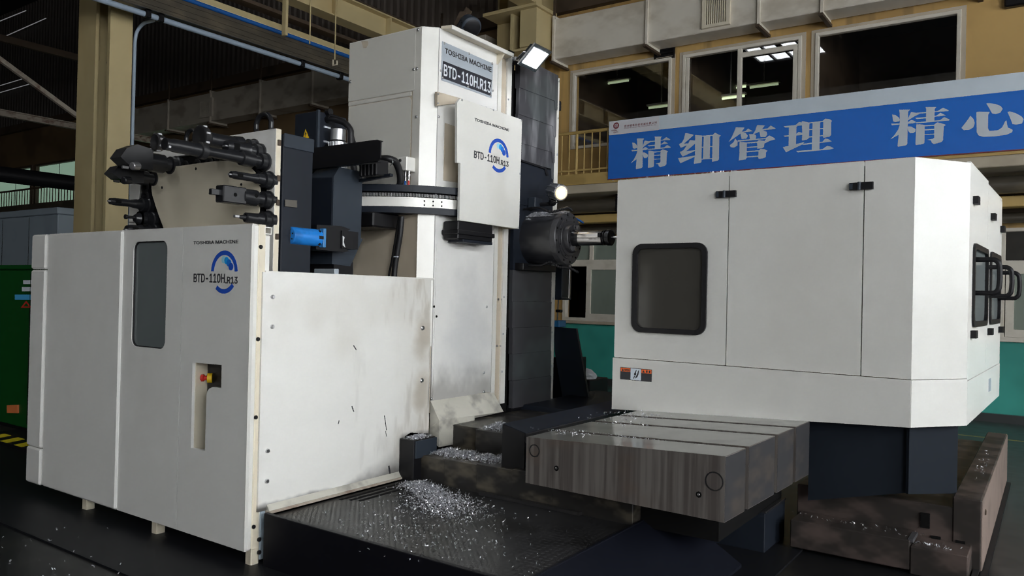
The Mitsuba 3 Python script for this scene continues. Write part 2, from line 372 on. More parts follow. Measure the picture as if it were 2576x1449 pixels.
put('wall_back', 'cladding_sill', bx(-36, 12, 12.36, 12.5, 6.86, 7.1), 'brown_wall')
struct('wall_left', fx(rect(-12, 12.5, 0, 11.2), -35.8, 0.2), 'brown_wall')
struct('ceiling', bx(-36, 12, -12, 13, 11.2, 11.4), 'roof', 'dark hall roof')
# wall to the right, out of view: bands of daylit windows
WX = 6.5
side = [(-7.6, -5.0), (-4.6, -2.0), (-1.6, 1.0), (1.4, 4.0), (4.4, 7.0), (7.4, 10.0)]
struct('wall_right', gen([(-13, 0), (12, 0), (12, 11.2), (-13, 11.2)], (WX, 0, 0), Y_, Z_, 0.2, [rect(a, b, 1.6, 6.4) for a, b in side]), 'concrete')
for (a, b), ls in zip(side, L_SIDE):
    w = thing('window_1', kind='structure')
    k = put(w, 'pane', gen(rect(-b, -a, 1.6, 6.4), (WX + .15, 0, 0), -Y_, Z_, 0.01), 'glow')
    scene[k]['emitter'] = emit(ls)
    put(w, 'frame', cat([bx(WX + .02, WX + .12, y - .05, y + .05, 1.6, 6.4) for y in np.linspace(a, b, 4)] + [bx(WX + .02, WX + .12, a, b, z - .05, z + .05) for z in (1.65, 4.0, 6.35)]), 'frame')
front = [(-16.0, -11.5), (-11.0, -6.5), (-6.0, -1.5), (-1.0, 3.5), (3.9, 6.3)]
struct('wall_front', gen([(12, 0), (-36, 0), (-36, 11.2), (12, 11.2)], (0, -11.8, 0), X_, Z_, 0.2, [rect(a, b, 5.5, 9.0) for a, b in front]), 'concrete')
for a, b in front:
    w = thing('window_2', kind='structure')
    k = put(w, 'pane', gen(rect(-b, -a, 5.5, 9.0), (0, -11.95, 0), -X_, Z_, 0.01), 'glow')
    scene[k]['emitter'] = emit(L_FRONT)
    put(w, 'frame', cat([bx(x - .05, x + .05, -11.9, -11.8, 5.5, 9.0) for x in np.linspace(a, b, 4)]), 'frame')
# roof lights: their image shows in the upper office window
for x0, x1, y0, y1 in ((-9.9, -7.3, -6.4, -3.0),):
    w = thing('window_3', kind='structure')
    k = put(w, 'pane', gen([(y0, x0), (y1, x0), (y1, x1), (y0, x1)], (0, 0, 11.19), Y_, X_, 0.01), 'glow')
    scene[k]['emitter'] = emit(L_ROOF)
    put(w, 'frame', cat([bx(x - .04, x + .04, y0, y1, 11.1, 11.17) for x in np.linspace(x0, x1, 5)] + [bx(x0, x1, y - .04, y + .04, 11.1, 11.17) for y in (y0, y1)]), 'black')
# rooms behind the office windows
struct('wall_office', cat([bx(-36, 12, 16.0, 16.1, 0, 7.1), bx(-5.40, -5.32, 12.7, 16, 3.4, 6.6), bx(-3.22, -3.14, 12.7, 16, 3.4, 6.6), bx(-7.9, -7.8, 12.7, 16, 3.4, 6.6), bx(-0.9, -0.8, 12.7, 16, 3.4, 6.6)]), 'brown_wall')
struct('ceiling_office', bx(-36, 12, 12.7, 16.1, 6.6, 6.7), 'roof')
struct('floor_office', bx(-36, 12, 12.7, 16.1, 3.2, 3.4), 'roof')

def window(n, x0, x1, z0, z1, mull=(), bars=(), y=12.5, fw=0.055, pane='pane', open_=None, label=None):
    w = thing(f'window_{n}', label, kind='structure')
    put(w, 'frame', cat([bx(x0, x1, y - .035, y + .05, z0, z0 + fw, .006), bx(x0, x1, y - .035, y + .05, z1 - fw, z1, .006),
                         bx(x0, x0 + fw, y - .035, y + .05, z0, z1, .006), bx(x1 - fw, x1, y - .035, y + .05, z0, z1, .006)]), 'frame')
    put(w, 'architrave', cat([bx(x0 - .06, x1 + .06, y - .012, y + .01, z1, z1 + .05), bx(x0 - .06, x0, y - .012, y + .01, z0, z1), bx(x1, x1 + .06, y - .012, y + .01, z0, z1)]), 'tan')
    for m in mull: put(w, 'mullion', bx(m - .035, m + .035, y - .03, y + .04, z0, z1, .006), 'frame')
    xs = [x0, *mull, x1]
    for a, b in zip(xs[:-1], xs[1:]):
        put(w, 'pane', bx(a + .02, b - .02, y + .012, y + .016, z0 + .02, z1 - .02), pane)
    return w
window(4, *W1, *UP, label='first upper office window from the column')
w = window(5, *W2, *UP, mull=(-4.27,), label='upper office window with two sashes')
put(w, 'sash', cat([bx(-4.25, -3.36, 12.47, 12.5, 5.52, 5.60, .005), bx(-3.42, -3.35, 12.47, 12.5, 4.36, 5.6, .005), bx(-5.19, -5.13, 12.47, 12.5, 4.36, 5.66, .005)]), 'frame')
window(6, *W3, *UP, label='large dark upper office window at the right')
# ground floor window: transom lights over a sliding sash, the left leaf slid open
w = thing('window_7', 'ground floor window seen under the spindle', kind='structure')
x0, x1, z0, z1 = -7.52, -5.55, 1.13, 2.66
put(w, 'frame', cat([bx(x0, x1, 12.46, 12.56, z0, z0 + .06, .006), bx(x0, x1, 12.46, 12.56, z1 - .05, z1, .006), bx(x0, x0 + .08, 12.46, 12.56, z0, z1, .006), bx(x1 - .06, x1, 12.46, 12.56, z0, z1, .006), bx(x0, x1, 12.46, 12.56, 2.13, 2.25, .006)]), 'frame')
put(w, 'mullion', bx(-6.97, -6.90, 12.47, 12.55, 2.2, z1), 'frame')
put(w, 'pane', bx(x0 + .05, -6.95, 12.51, 12.515, 2.22, z1 - .03), 'frosted'); put(w, 'pane', bx(-6.92, x1 - .03, 12.51, 12.515, 2.22, z1 - .03), 'frosted')
put(w, 'sash', gen(rect(-7.02, -6.2, 1.18, 2.15), (0, 12.50, 0), X_, Z_, .04, [rect(-6.93, -6.29, 1.27, 2.07)]), 'frame')
put(w, 'pane', bx(-6.95, -6.27, 12.49, 12.495, 1.25, 2.09), 'frosted')
put(w, 'sill', bx(x0 - .05, x1 + .05, 12.44, 12.56, z0 - .05, z0, .005), 'tan')
w = thing('window_8', 'ground floor window beside the enclosure', kind='structure')
x0, x1, z0, z1 = -0.66, 1.3, 1.10, 2.64
put(w, 'frame', cat([bx(x0, x1, 12.46, 12.56, z0, z0 + .07, .006), bx(x0, x1, 12.46, 12.56, z1 - .05, z1, .006), bx(x0, x0 + .1, 12.46, 12.56, z0, z1, .006), bx(x1 - .06, x1, 12.46, 12.56, z0, z1, .006), bx(x0, x1, 12.46, 12.56, 2.10, 2.2, .006)]), 'frame')
put(w, 'sash', gen(rect(-0.55, 0.35, 1.17, 2.11), (0, 12.50, 0), X_, Z_, .04, [rect(-0.45, 0.25, 1.27, 2.02)]), 'frame')
put(w, 'pane', bx(-0.47, 0.27, 12.49, 12.495, 1.25, 2.04), 'frosted')
put(w, 'pane', bx(x0 + .06, x1 - .04, 12.51, 12.515, 2.17, z1 - .03), 'pane')
# daylit windows at the far end of the mezzanine
for a, b in ((-31.6, -28.75), (-28.45, -25.6), (-25.3, -22.45), (-22.15, -19.3)):
    w = thing('window_9', kind='structure')
    for q in range(2):
        k = put(w, 'pane', bx(a + q * (b - a) / 2 + .04, a + (q + 1) * (b - a) / 2 - .02, 12.56, 12.57, 4.32, 5.6), 'glow')
        scene[k]['emitter'] = emit(0.23, (0.62, 1.0, 0.72))
    put(w, 'frame', cat([bx(x - .05, x + .05, 12.44, 12.58, 4.3, 5.62) for x in (a, b)] + [bx(a, b, 12.44, 12.58, 5.55, 5.62)]), 'brown_wall')

# ---------------------------------------------------------------- services on the back wall
def duct(label, x0, x1, flanges, y0=12.0, z0=5.87, z1=6.60, m='duct'):
    d = thing('air_duct', label, 'air duct')
    put(d, 'casing', bx(x0, x1, y0, 12.45, z0, z1, .01), m)
    for x in flanges:
        put(d, 'flange', gen(rect(y0 - .05, 12.47, z0 - .05, z1 + .05), (x - .02, 0, 0), Y_, Z_, .04, [rect(y0 - .001, 12.46, z0 - .001, z1 + .001)]), m)
        put(d, 'hanger', bx(x - .02, x + .02, y0 - .03, y0, z1, 7.2), 'brown_wall'); put(d, 'support', bx(x - .03, x + .03, y0 - .1, 12.5, z0 - .09, z0 - .05), 'brown_wall')
    return d
d = duct('pale rectangular air duct above the office windows', -7.53, 6.0, (-7.53, -5.69, -3.81, -2.88, -0.9, 1.0))
def grille(x, z, w, h, y=12.0):
    g = thing('air_grille', 'white louvred air grille on the duct at the top edge' if x > -8 else 'small air grille on the darkened duct left of the column', 'air grille')
    put(g, 'frame', gen(rect(x, x + w, z, z + h), (0, y - .001, 0), X_, Z_, .05, [rect(x + .05, x + w - .05, z + .05, z + h - .05)]), 'cream' if x > -8 else 'duct_shaded')
    put(g, 'box', bx(x + .03, x + w - .03, y - .004, y - .001, z + .03, z + h - .03), 'black')
    for k in range(11):
        q = x + .06 + (w - .12) * k / 10
        put(g, 'louvre', bx(q - .008, q + .008, y - .045, y - .006, z + .05, z + h - .05), 'cream' if x > -8 else 'duct_shaded')
grille(-4.72, 5.92, .46, .62)
duct('rectangular air duct running left of the machine column with shade put into its colour', -24.0, -9.1, (-21.64, -19.81, -17.9, -15.9, -14.02, -12.1, -10.2), m='duct_shaded')
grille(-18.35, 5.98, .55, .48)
v = thing('wall_vent', 'small black louvred vent beside the first upper window', 'vent')
put(v, 'frame', gen(rect(-5.78, -5.40, 5.70, 6.05), (0, 12.5, 0), X_, Z_, .03, [rect(-5.75, -5.43, 5.73, 6.02)]), 'black')
for k in range(5): put(v, 'slat', bx(-5.75, -5.43, 12.474, 12.498, 5.745 + k * .056, 5.765 + k * .056), 'black')
put(v, 'backing', bx(-5.75, -5.43, 12.494, 12.499, 5.73, 6.02), 'hole')
solo('wall_box', bx(-0.62, 0.2, 12.38, 12.5, 5.62, 5.90, .02), 'black', 'black box on the ochre wall at the top right corner', 'box')

# balcony in front of the offices
struct('balcony_slab', bx(-36, 12, 11.3, 12.5, 3.30, 3.47, .01), 'slab', 'concrete balcony slab')
struct('balcony_fascia', bx(-8.6, 12, 11.27, 11.30, 3.44, 3.62), 'rail_yellow', 'yellow toe board of the balcony')
struct('balcony_shade', bx(-36, 12, 12.46, 12.5, 2.72, 3.30), 'brown_wall', 'wall strip under the balcony painted dark as shade')  # dark strip painted in for the shade under the balcony
def railing(label, x0, x1, z0, z1, pitch, m, post=2.0, group=None):
    r = thing('railing', label, 'railing', group)
    put(r, 'top_rail', cyl((x0, 11.32, z1), (x1, 11.32, z1), .028, 10), m, 40)
    put(r, 'bottom_rail', bx(x0, x1, 11.30, 11.34, z0 + .05, z0 + .08), m)
    n = int((x1 - x0) / pitch)
    for k in range(n + 1):
        x = x0 + .05 + k * pitch
        if x > x1 - .03: break
        big = k % max(1, int(post / pitch)) == 0
        put(r, 'post' if big else 'baluster', cyl((x, 11.32, z0 - .02), (x, 11.32, z1), .024 if big else .012, 8), m, 40)
railing('yellow balcony railing left of the blue banner', -8.55, -5.95, 3.62, 4.32, .145, 'rail_yellow')
struct('mezzanine_shade', bx(-36, -18.6, 11.22, 11.28, 3.0, 4.02), 'pipe_dark', 'added dark strip below the mezzanine railing standing in for shade')  # dark sheet added to carry the shade below the mezzanine
railing('dark railing of the mezzanine far left', -31.8, -19.0, 3.50, 4.52, .18, 'brown_wall', 3.0)
b = thing('banner', 'long blue banner with pale Chinese slogan along the balcony', 'banner')
put(b, 'board', bx(-5.975, 4.2, 11.245, 11.27, 3.49, 4.425), 'blue')
put(b, 'top_band', bx(-5.975, 4.2, 11.2425, 11.245, 4.205, 4.425), 'sign_grey')
put(b, 'edge', bx(-5.985, 4.2, 11.243, 11.272, 3.478, 3.49), 'red_print')
put(b, 'logo_panel', bx(-5.965, -5.10, 11.2405, 11.2425, 4.20, 4.42), 'sign_white')
STROKES = [[[(-5.475,4.104),(-5.349,4.092),(-5.353,4.080),(-5.370,4.067),(-5.367,3.643),(-5.384,3.628),(-5.474,3.616),(-5.482,3.629),(-5.471,3.771),(-5.464,3.911),(-5.467,4.051)],[(-5.554,4.049),(-5.512,4.036),(-5.476,4.001),(-5.462,3.968),(-5.475,3.950),(-5.517,3.944),(-5.542,3.959)],[(-5.336,4.058),(-5.280,4.043),(-5.239,4.023),(-5.297,3.997),(-5.372,3.950),(-5.365,3.984),(-5.349,4.027)],[(-5.566,3.929),(-5.464,3.922),(-5.464,3.907),(-5.554,3.906)],[(-5.374,3.925),(-5.330,3.956),(-5.302,3.944),(-5.271,3.918),(-5.315,3.907),(-5.374,3.909)],[(-5.460,3.910),(-5.480,3.842),(-5.520,3.775),(-5.568,3.721),(-5.465,3.777),(-5.455,3.833)],[(-5.373,3.874),(-5.328,3.867),(-5.279,3.832),(-5.278,3.800),(-5.305,3.780),(-5.340,3.783),(-5.361,3.813)],[(-5.304,4.043),(-5.158,4.039),(-5.158,4.027),(-5.284,4.026)],[(-5.074,4.041),(-5.034,4.040),(-4.974,4.077),(-4.907,4.036),(-4.914,4.027),(-5.074,4.032)],[(-5.286,3.977),(-5.156,3.976),(-5.156,3.959),(-5.268,3.960)],[(-5.072,3.980),(-5.042,3.983),(-5.003,4.015),(-4.939,3.974),(-5.072,3.970)],[(-5.274,3.918),(-5.004,3.921),(-4.958,3.954),(-4.898,3.917),(-4.901,3.905),(-5.274,3.904)],[(-5.173,4.105),(-5.048,4.093),(-5.068,4.070),(-5.067,3.913),(-5.162,3.918),(-5.164,4.079)],[(-5.270,3.891),(-5.233,3.889),(-5.174,3.873),(-5.173,3.644),(-5.186,3.629),(-5.267,3.621),(-5.274,3.633)],[(-5.178,3.870),(-5.060,3.866),(-5.059,3.854),(-5.177,3.856)],[(-5.066,3.870),(-5.034,3.895),(-4.983,3.875),(-4.936,3.853),(-4.959,3.836),(-4.965,3.656),(-4.984,3.636),(-5.064,3.617),(-5.088,3.634),(-5.099,3.666),(-5.146,3.679),(-5.079,3.687),(-5.063,3.701)],[(-5.180,3.817),(-5.062,3.815),(-5.062,3.801),(-5.180,3.803)],[(-5.178,3.754),(-5.060,3.752),(-5.060,3.742),(-5.178,3.743)]],
 [[(-4.667,4.105),(-4.641,4.106),(-4.528,4.070),(-4.535,4.062),(-4.613,4.002),(-4.683,3.950),(-4.612,3.947),(-4.587,3.997),(-4.491,3.974),(-4.491,3.942),(-4.645,3.831),(-4.495,3.834),(-4.513,3.819),(-4.660,3.768),(-4.701,3.753),(-4.745,3.818),(-4.739,3.830),(-4.687,3.850),(-4.637,3.919),(-4.734,3.891),(-4.764,3.949),(-4.716,3.969),(-4.685,4.021)],[(-4.776,3.734),(-4.493,3.753),(-4.505,3.734),(-4.735,3.654)],[(-4.506,4.065),(-4.398,4.045),(-4.399,3.646),(-4.421,3.633),(-4.515,3.628),(-4.519,3.640),(-4.502,3.755)],[(-4.411,4.042),(-4.226,4.040),(-4.226,4.026),(-4.410,4.027)],[(-4.232,4.038),(-4.196,4.068),(-4.106,4.017),(-4.130,3.998),(-4.128,3.664),(-4.147,3.648),(-4.233,3.635),(-4.232,3.732)],[(-4.370,4.037),(-4.270,4.033),(-4.271,3.683),(-4.375,3.688)],[(-4.410,3.875),(-4.226,3.874),(-4.225,3.859),(-4.410,3.861)],[(-4.409,3.696),(-4.228,3.692),(-4.228,3.681),(-4.409,3.683)]],
 [[(-3.882,4.116),(-3.755,4.100),(-3.762,4.083),(-3.795,4.043),(-3.741,4.044),(-3.701,4.079),(-3.629,4.033),(-3.774,4.031),(-3.733,4.016),(-3.702,3.973),(-3.725,3.934),(-3.793,3.936),(-3.812,4.017),(-3.986,3.911),(-3.945,3.969),(-3.909,4.047)],[(-3.570,4.117),(-3.457,4.099),(-3.499,4.050),(-3.419,4.052),(-3.374,4.090),(-3.305,4.043),(-3.308,4.034),(-3.485,4.032),(-3.432,4.006),(-3.421,3.965),(-3.450,3.932),(-3.516,3.938),(-3.535,4.017),(-3.631,3.983),(-3.592,4.049)],[(-3.689,3.997),(-3.618,3.991),(-3.587,3.975),(-3.580,3.948),(-3.589,3.912),(-3.670,3.914),(-3.678,3.977)],[(-3.889,3.954),(-3.851,3.906),(-3.853,3.845),(-3.907,3.819),(-3.956,3.834),(-3.967,3.862),(-3.912,3.898)],[(-3.851,3.923),(-3.443,3.916),(-3.391,3.949),(-3.325,3.910),(-3.305,3.885),(-3.376,3.872),(-3.455,3.842),(-3.462,3.870),(-3.439,3.902),(-3.847,3.902)],[(-3.823,3.900),(-3.713,3.876),(-3.715,3.650),(-3.732,3.631),(-3.828,3.625),(-3.820,3.733)],[(-3.565,3.879),(-3.535,3.896),(-3.462,3.876),(-3.458,3.849),(-3.464,3.790),(-3.487,3.775),(-3.560,3.773)],[(-3.717,3.878),(-3.558,3.877),(-3.558,3.858),(-3.716,3.863)],[(-3.719,3.812),(-3.560,3.810),(-3.560,3.795),(-3.718,3.798)],[(-3.718,3.752),(-3.539,3.748),(-3.539,3.733),(-3.717,3.733)],[(-3.542,3.737),(-3.513,3.771),(-3.460,3.759),(-3.413,3.732),(-3.436,3.707),(-3.436,3.641),(-3.477,3.628),(-3.537,3.624),(-3.544,3.643)],[(-3.719,3.674),(-3.538,3.673),(-3.537,3.656),(-3.719,3.657)]],
 [[(-3.194,4.061),(-3.026,4.060),(-2.982,4.099),(-2.932,4.086),(-2.931,4.047),(-3.000,4.045),(-3.016,4.027),(-3.172,4.040)],[(-3.118,4.048),(-3.016,4.044),(-3.017,3.789),(-2.898,3.811),(-2.932,3.778),(-3.152,3.687),(-3.199,3.763),(-3.119,3.775)],[(-3.191,3.926),(-3.112,3.927),(-3.112,3.909),(-3.173,3.905)],[(-3.020,3.931),(-2.986,3.959),(-2.929,3.940),(-2.929,3.911),(-3.020,3.910)],[(-2.945,4.104),(-2.926,4.104),(-2.841,4.073),(-2.843,3.860),(-2.871,3.840),(-2.927,3.833),(-2.940,3.840),(-2.934,3.918)],[(-2.848,4.077),(-2.666,4.079),(-2.630,4.108),(-2.576,4.093),(-2.542,4.067),(-2.554,4.046),(-2.550,3.874),(-2.571,3.854),(-2.650,3.842),(-2.657,3.865),(-2.657,4.064),(-2.847,4.062)],[(-2.798,4.069),(-2.698,4.067),(-2.701,3.682),(-2.803,3.685)],[(-2.843,3.983),(-2.793,3.982),(-2.793,3.968),(-2.842,3.969)],[(-2.704,3.980),(-2.652,3.981),(-2.652,3.967),(-2.704,3.968)],[(-2.844,3.883),(-2.797,3.883),(-2.797,3.866),(-2.844,3.866)],[(-2.705,3.882),(-2.653,3.883),(-2.653,3.868),(-2.705,3.868)],[(-2.939,3.785),(-2.799,3.792),(-2.798,3.774),(-2.913,3.769)],[(-2.703,3.788),(-2.661,3.792),(-2.628,3.832),(-2.586,3.820),(-2.537,3.784),(-2.703,3.775)],[(-3.012,3.694),(-2.659,3.689),(-2.599,3.729),(-2.556,3.715),(-2.511,3.686),(-2.562,3.675),(-2.993,3.671)]],
 [[(-1.711,4.124),(-1.583,4.110),(-1.588,4.098),(-1.604,4.086),(-1.606,3.663),(-1.623,3.648),(-1.715,3.637),(-1.722,3.650),(-1.710,3.792),(-1.701,3.931),(-1.703,4.071)],[(-1.793,4.071),(-1.749,4.056),(-1.713,4.021),(-1.699,3.988),(-1.713,3.970),(-1.755,3.965),(-1.781,3.980)],[(-1.570,4.076),(-1.514,4.060),(-1.472,4.040),(-1.531,4.015),(-1.608,3.969),(-1.600,4.003),(-1.583,4.046)],[(-1.805,3.950),(-1.702,3.942),(-1.701,3.928),(-1.794,3.927)],[(-1.610,3.944),(-1.565,3.974),(-1.537,3.962),(-1.505,3.936),(-1.550,3.926),(-1.610,3.928)],[(-1.698,3.930),(-1.718,3.863),(-1.760,3.796),(-1.809,3.743),(-1.704,3.798),(-1.693,3.854)],[(-1.609,3.893),(-1.564,3.886),(-1.514,3.850),(-1.514,3.818),(-1.541,3.799),(-1.576,3.802),(-1.598,3.832)],[(-1.538,4.061),(-1.390,4.055),(-1.390,4.043),(-1.517,4.044)],[(-1.305,4.055),(-1.264,4.055),(-1.204,4.090),(-1.137,4.048),(-1.143,4.040),(-1.304,4.046)],[(-1.520,3.995),(-1.389,3.992),(-1.389,3.975),(-1.502,3.977)],[(-1.304,3.995),(-1.273,3.998),(-1.233,4.029),(-1.169,3.987),(-1.304,3.985)],[(-1.509,3.936),(-1.235,3.935),(-1.189,3.968),(-1.128,3.931),(-1.132,3.919),(-1.508,3.922)],[(-1.404,4.121),(-1.278,4.107),(-1.298,4.084),(-1.299,3.928),(-1.395,3.934),(-1.395,4.095)],[(-1.505,3.909),(-1.467,3.907),(-1.408,3.890),(-1.408,3.662),(-1.422,3.647),(-1.504,3.640),(-1.512,3.652)],[(-1.411,3.887),(-1.292,3.882),(-1.292,3.869),(-1.411,3.873)],[(-1.299,3.886),(-1.265,3.910),(-1.215,3.890),(-1.167,3.867),(-1.191,3.851),(-1.198,3.672),(-1.218,3.652),(-1.299,3.634),(-1.323,3.652),(-1.333,3.684),(-1.381,3.697),(-1.313,3.704),(-1.297,3.718)],[(-1.414,3.834),(-1.295,3.831),(-1.295,3.817),(-1.414,3.820)],[(-1.413,3.772),(-1.294,3.768),(-1.294,3.758),(-1.413,3.761)]],
 [[(-0.901,3.953),(-0.865,3.907),(-0.852,3.858),(-0.866,3.805),(-0.910,3.778),(-0.970,3.779),(-0.997,3.811),(-0.959,3.863),(-0.924,3.914)],[(-0.837,3.990),(-0.819,3.996),(-0.693,3.977),(-0.710,3.945),(-0.710,3.775),(-0.695,3.743),(-0.606,3.741),(-0.561,3.773),(-0.533,3.844),(-0.519,3.856),(-0.504,3.767),(-0.452,3.732),(-0.458,3.702),(-0.514,3.678),(-0.634,3.669),(-0.761,3.675),(-0.808,3.696),(-0.830,3.739)],[(-0.733,4.087),(-0.709,4.088),(-0.634,4.068),(-0.582,4.038),(-0.559,4.002),(-0.581,3.957),(-0.632,3.943),(-0.670,3.957),(-0.685,3.990)],[(-0.509,3.956),(-0.484,3.960),(-0.427,3.933),(-0.365,3.886),(-0.342,3.850),(-0.358,3.799),(-0.414,3.791),(-0.456,3.802),(-0.471,3.851)]]]
for ch in STROKES:
    put(b, 'character', cat([fy(s, 11.2425, .0025) for s in ch]), 'sign_letter')
u_ = 0.0021
put(b, 'emblem', gen(circ(-5.845, 4.345, .052), (0, 11.2405, 0), X_, Z_, .001, [rect(-5.872, -5.818, 4.318, 4.372)]), 'red_print')
put(b, 'emblem', cat([gen(rect(-5.866, -5.824, z, z + .006), (0, 11.2405, 0), X_, Z_, .001) for z in (4.326, 4.342, 4.358)] + [gen(rect(-5.848, -5.842, 4.326, 4.364), (0, 11.2405, 0), X_, Z_, .001)]), 'red_print')
put(b, 'lettering', text('CHINA', (-5.93, 11.2405, 4.262), X_, Z_, .10, .022, True, .001), 'red_print')
put(b, 'lettering', text('CHTC', (-5.89, 11.2405, 4.226), X_, Z_, .085, .024, True, .001), 'red_print')
GLYPHS = {"经":[[[5,-45,18,-20,24,-22,24,-26,16,-41,21,-41,25,-34,29,-35,31,-38,27,-46,40,-41,50,-31,30,-30,30,-24,58,-23,62,-25,53,-40,67,-48,63,-52,63,-59,50,-59,50,-73,66,-74,66,-80,27,-80,27,-74,43,-74,43,-59,31,-59,31,-53,25,-47,20,-55,29,-54,29,-60,8,-65,6,-58,15,-49,7,-49],[47,-44,33,-53,61,-52]],[[29,-72,9,-78,6,-77,6,-71,29,-66]]],"纬":[[[6,-61,15,-50,7,-49,6,-42,10,-39,18,-20,24,-24,16,-41,20,-41,24,-34,29,-36,19,-55,42,-53,42,-47,31,-47,31,-41,42,-41,42,-35,29,-35,29,-29,42,-29,43,-20,49,-20,49,-29,64,-29,64,-35,49,-37,50,-41,62,-41,61,-47,49,-48,50,-53,66,-53,62,-75,52,-76,51,-73,51,-70,58,-70,59,-59,49,-59,49,-80,42,-80,42,-59,28,-59,9,-65]],[[6,-72,27,-66,30,-66,31,-69,29,-73,10,-78,7,-78]]],"智":[[[9,-57,6,-51,17,-44,6,-42,6,-33,13,-20,20,-21,19,-25,36,-26,35,-31,26,-31,27,-36,38,-36,38,-26,62,-26,62,-50,37,-50,35,-52,57,-53,57,-80,15,-80,15,-55],[44,-42,55,-44,56,-32,44,-32],[22,-72,49,-73,50,-70,23,-69],[22,-62,49,-63,50,-60,23,-59],[28,-43,36,-49,38,-49,38,-42],[23,-47,18,-53,29,-52],[14,-35,19,-36,19,-31,15,-31]]],"能":[[[7,-37,17,-20,23,-22,18,-33,26,-33,23,-26,29,-24,37,-37,39,-20,45,-21,45,-30,60,-25,63,-30,46,-36,45,-44,59,-44,60,-37,63,-37,66,-39,65,-47,62,-50,45,-50,45,-59,58,-54,61,-54,64,-59,46,-66,45,-74,59,-75,60,-67,64,-67,67,-69,65,-79,39,-79,38,-51,40,-49,37,-40,33,-42,34,-79,21,-80,20,-75,27,-75,27,-69,17,-69,16,-80,9,-80,9,-44,31,-42,29,-39,9,-41],[17,-59,16,-63,27,-63,27,-59],[17,-49,16,-53,27,-53,27,-49]]],"纺":[[[5,-44,18,-20,24,-22,24,-25,16,-41,21,-41,25,-33,29,-35,31,-31,45,-31,42,-22,47,-20,52,-31,65,-31,66,-38,45,-39,45,-46,62,-46,62,-64,59,-79,44,-80,43,-77,43,-75,53,-75,54,-73,54,-52,44,-53,41,-68,33,-80,25,-78,28,-73,7,-78,6,-71,26,-66,29,-66,32,-71,37,-58,38,-38,30,-38,18,-54,19,-56,28,-54,28,-61,9,-65,6,-58,15,-48,7,-49]]],"织":[[[50,-63,57,-60,64,-73,64,-80,58,-80]],[[5,-45,12,-36,18,-21,24,-22,24,-26,16,-42,21,-42,24,-35,31,-37,31,-25,62,-25,61,-56,31,-56,29,-61,7,-65,6,-59,15,-49,7,-50],[38,-48,55,-49,55,-32,38,-32],[31,-40,19,-56,31,-54]],[[6,-71,28,-66,32,-69,36,-60,43,-62,34,-80,26,-79,29,-73,7,-78]]],"机":[[[5,-66,15,-42,7,-41,6,-35,17,-34,17,-20,24,-21,24,-34,33,-34,33,-40,24,-41,24,-45,33,-55,35,-24,58,-24,58,-73,62,-74,62,-63,67,-64,68,-71,65,-80,53,-80,52,-78,52,-31,42,-31,41,-60,37,-73,32,-80,25,-78,24,-80,17,-80,17,-58,10,-69],[28,-61,24,-56,25,-77,30,-72,34,-60,33,-58]]],"械":[[[5,-65,14,-42,14,-40,7,-40,7,-34,14,-34,15,-20,21,-21,22,-34,46,-33,47,-20,52,-20,53,-23,58,-22,63,-27,64,-31,62,-33,66,-33,66,-38,53,-39,53,-42,55,-53,59,-43,65,-43,62,-57,57,-66,59,-74,62,-65,67,-68,64,-80,56,-80,52,-74,46,-80,41,-80,39,-78,39,-57,36,-57,34,-71,29,-79,26,-79,24,-74,29,-67,30,-57,21,-55,21,-80,14,-80,14,-63,9,-70],[53,-32,58,-33,55,-27,53,-27],[45,-71,50,-67,49,-57,45,-57],[44,-40,45,-51,48,-51,47,-39],[36,-40,36,-51,39,-51,39,-39],[21,-40,27,-51,30,-51,31,-39]]],"有":[[[6,-57,22,-36,7,-35,7,-29,25,-29,28,-20,35,-22,33,-29,65,-29,65,-35,31,-35,28,-38,29,-41,58,-41,58,-76,56,-80,41,-80,40,-75,51,-75,50,-69,26,-69,26,-80,19,-80,19,-54,10,-61],[26,-62,51,-63,51,-58,26,-58],[27,-47,26,-52,51,-52,51,-47]]],"限":[[[9,-80,9,-23,61,-23,62,-53,65,-59,55,-66,67,-77,64,-80,59,-80,50,-71,49,-77,30,-80,30,-27,24,-41,29,-50,29,-62,25,-66,17,-66,15,-62,15,-80],[50,-53,52,-60,60,-54,60,-53],[38,-46,55,-47,55,-41,38,-41],[38,-34,55,-35,55,-29,38,-29],[38,-72,49,-70,42,-53,38,-53],[15,-60,23,-59,22,-49,17,-43,22,-29,15,-29]]],"公":[[[41,-26,45,-22,49,-24,57,-38,67,-47,63,-52,56,-48]],[[13,-77,12,-70,20,-63,32,-41,35,-40,40,-44,24,-69,48,-68,42,-57,49,-55,64,-78,57,-80,53,-74]],[[6,-48,17,-37,24,-23,31,-24,26,-36,13,-52]]],"司":[[[9,-24,62,-25,62,-76,60,-80,45,-80,43,-76,44,-74,55,-74,55,-31,9,-31]],[[9,-36,50,-36,50,-41,9,-42]],[[13,-47,45,-47,45,-70,20,-70,19,-75,14,-75],[20,-63,38,-64,39,-54,20,-53]]]}
for k, ch in enumerate('经纬智能纺织机械有限公司'):
    ms = []
    for g in GLYPHS[ch]:
        rings = [[(a, c) for a, c in zip(r[::2], r[1::2])] for r in g]
        ms.append(gen([(-5.70 + k * .0475 + a * .00060, 4.352 + c * .00060) for a, c in rings[0]], (0, 11.2405, 0), X_, Z_, .001, [[(-5.70 + k * .0475 + a * .00060, 4.352 + c * .00060) for a, c in h] for h in rings[1:]]))
    put(b, 'lettering', cat(ms), 'red_print')
put(b, 'lettering', text('JINGWEI INTELLIGENT TEXTILE MACHINERY CO., LTD.', (-5.705, 11.2405, 4.276), X_, Z_, .555, .020, False, .001), 'red_print')
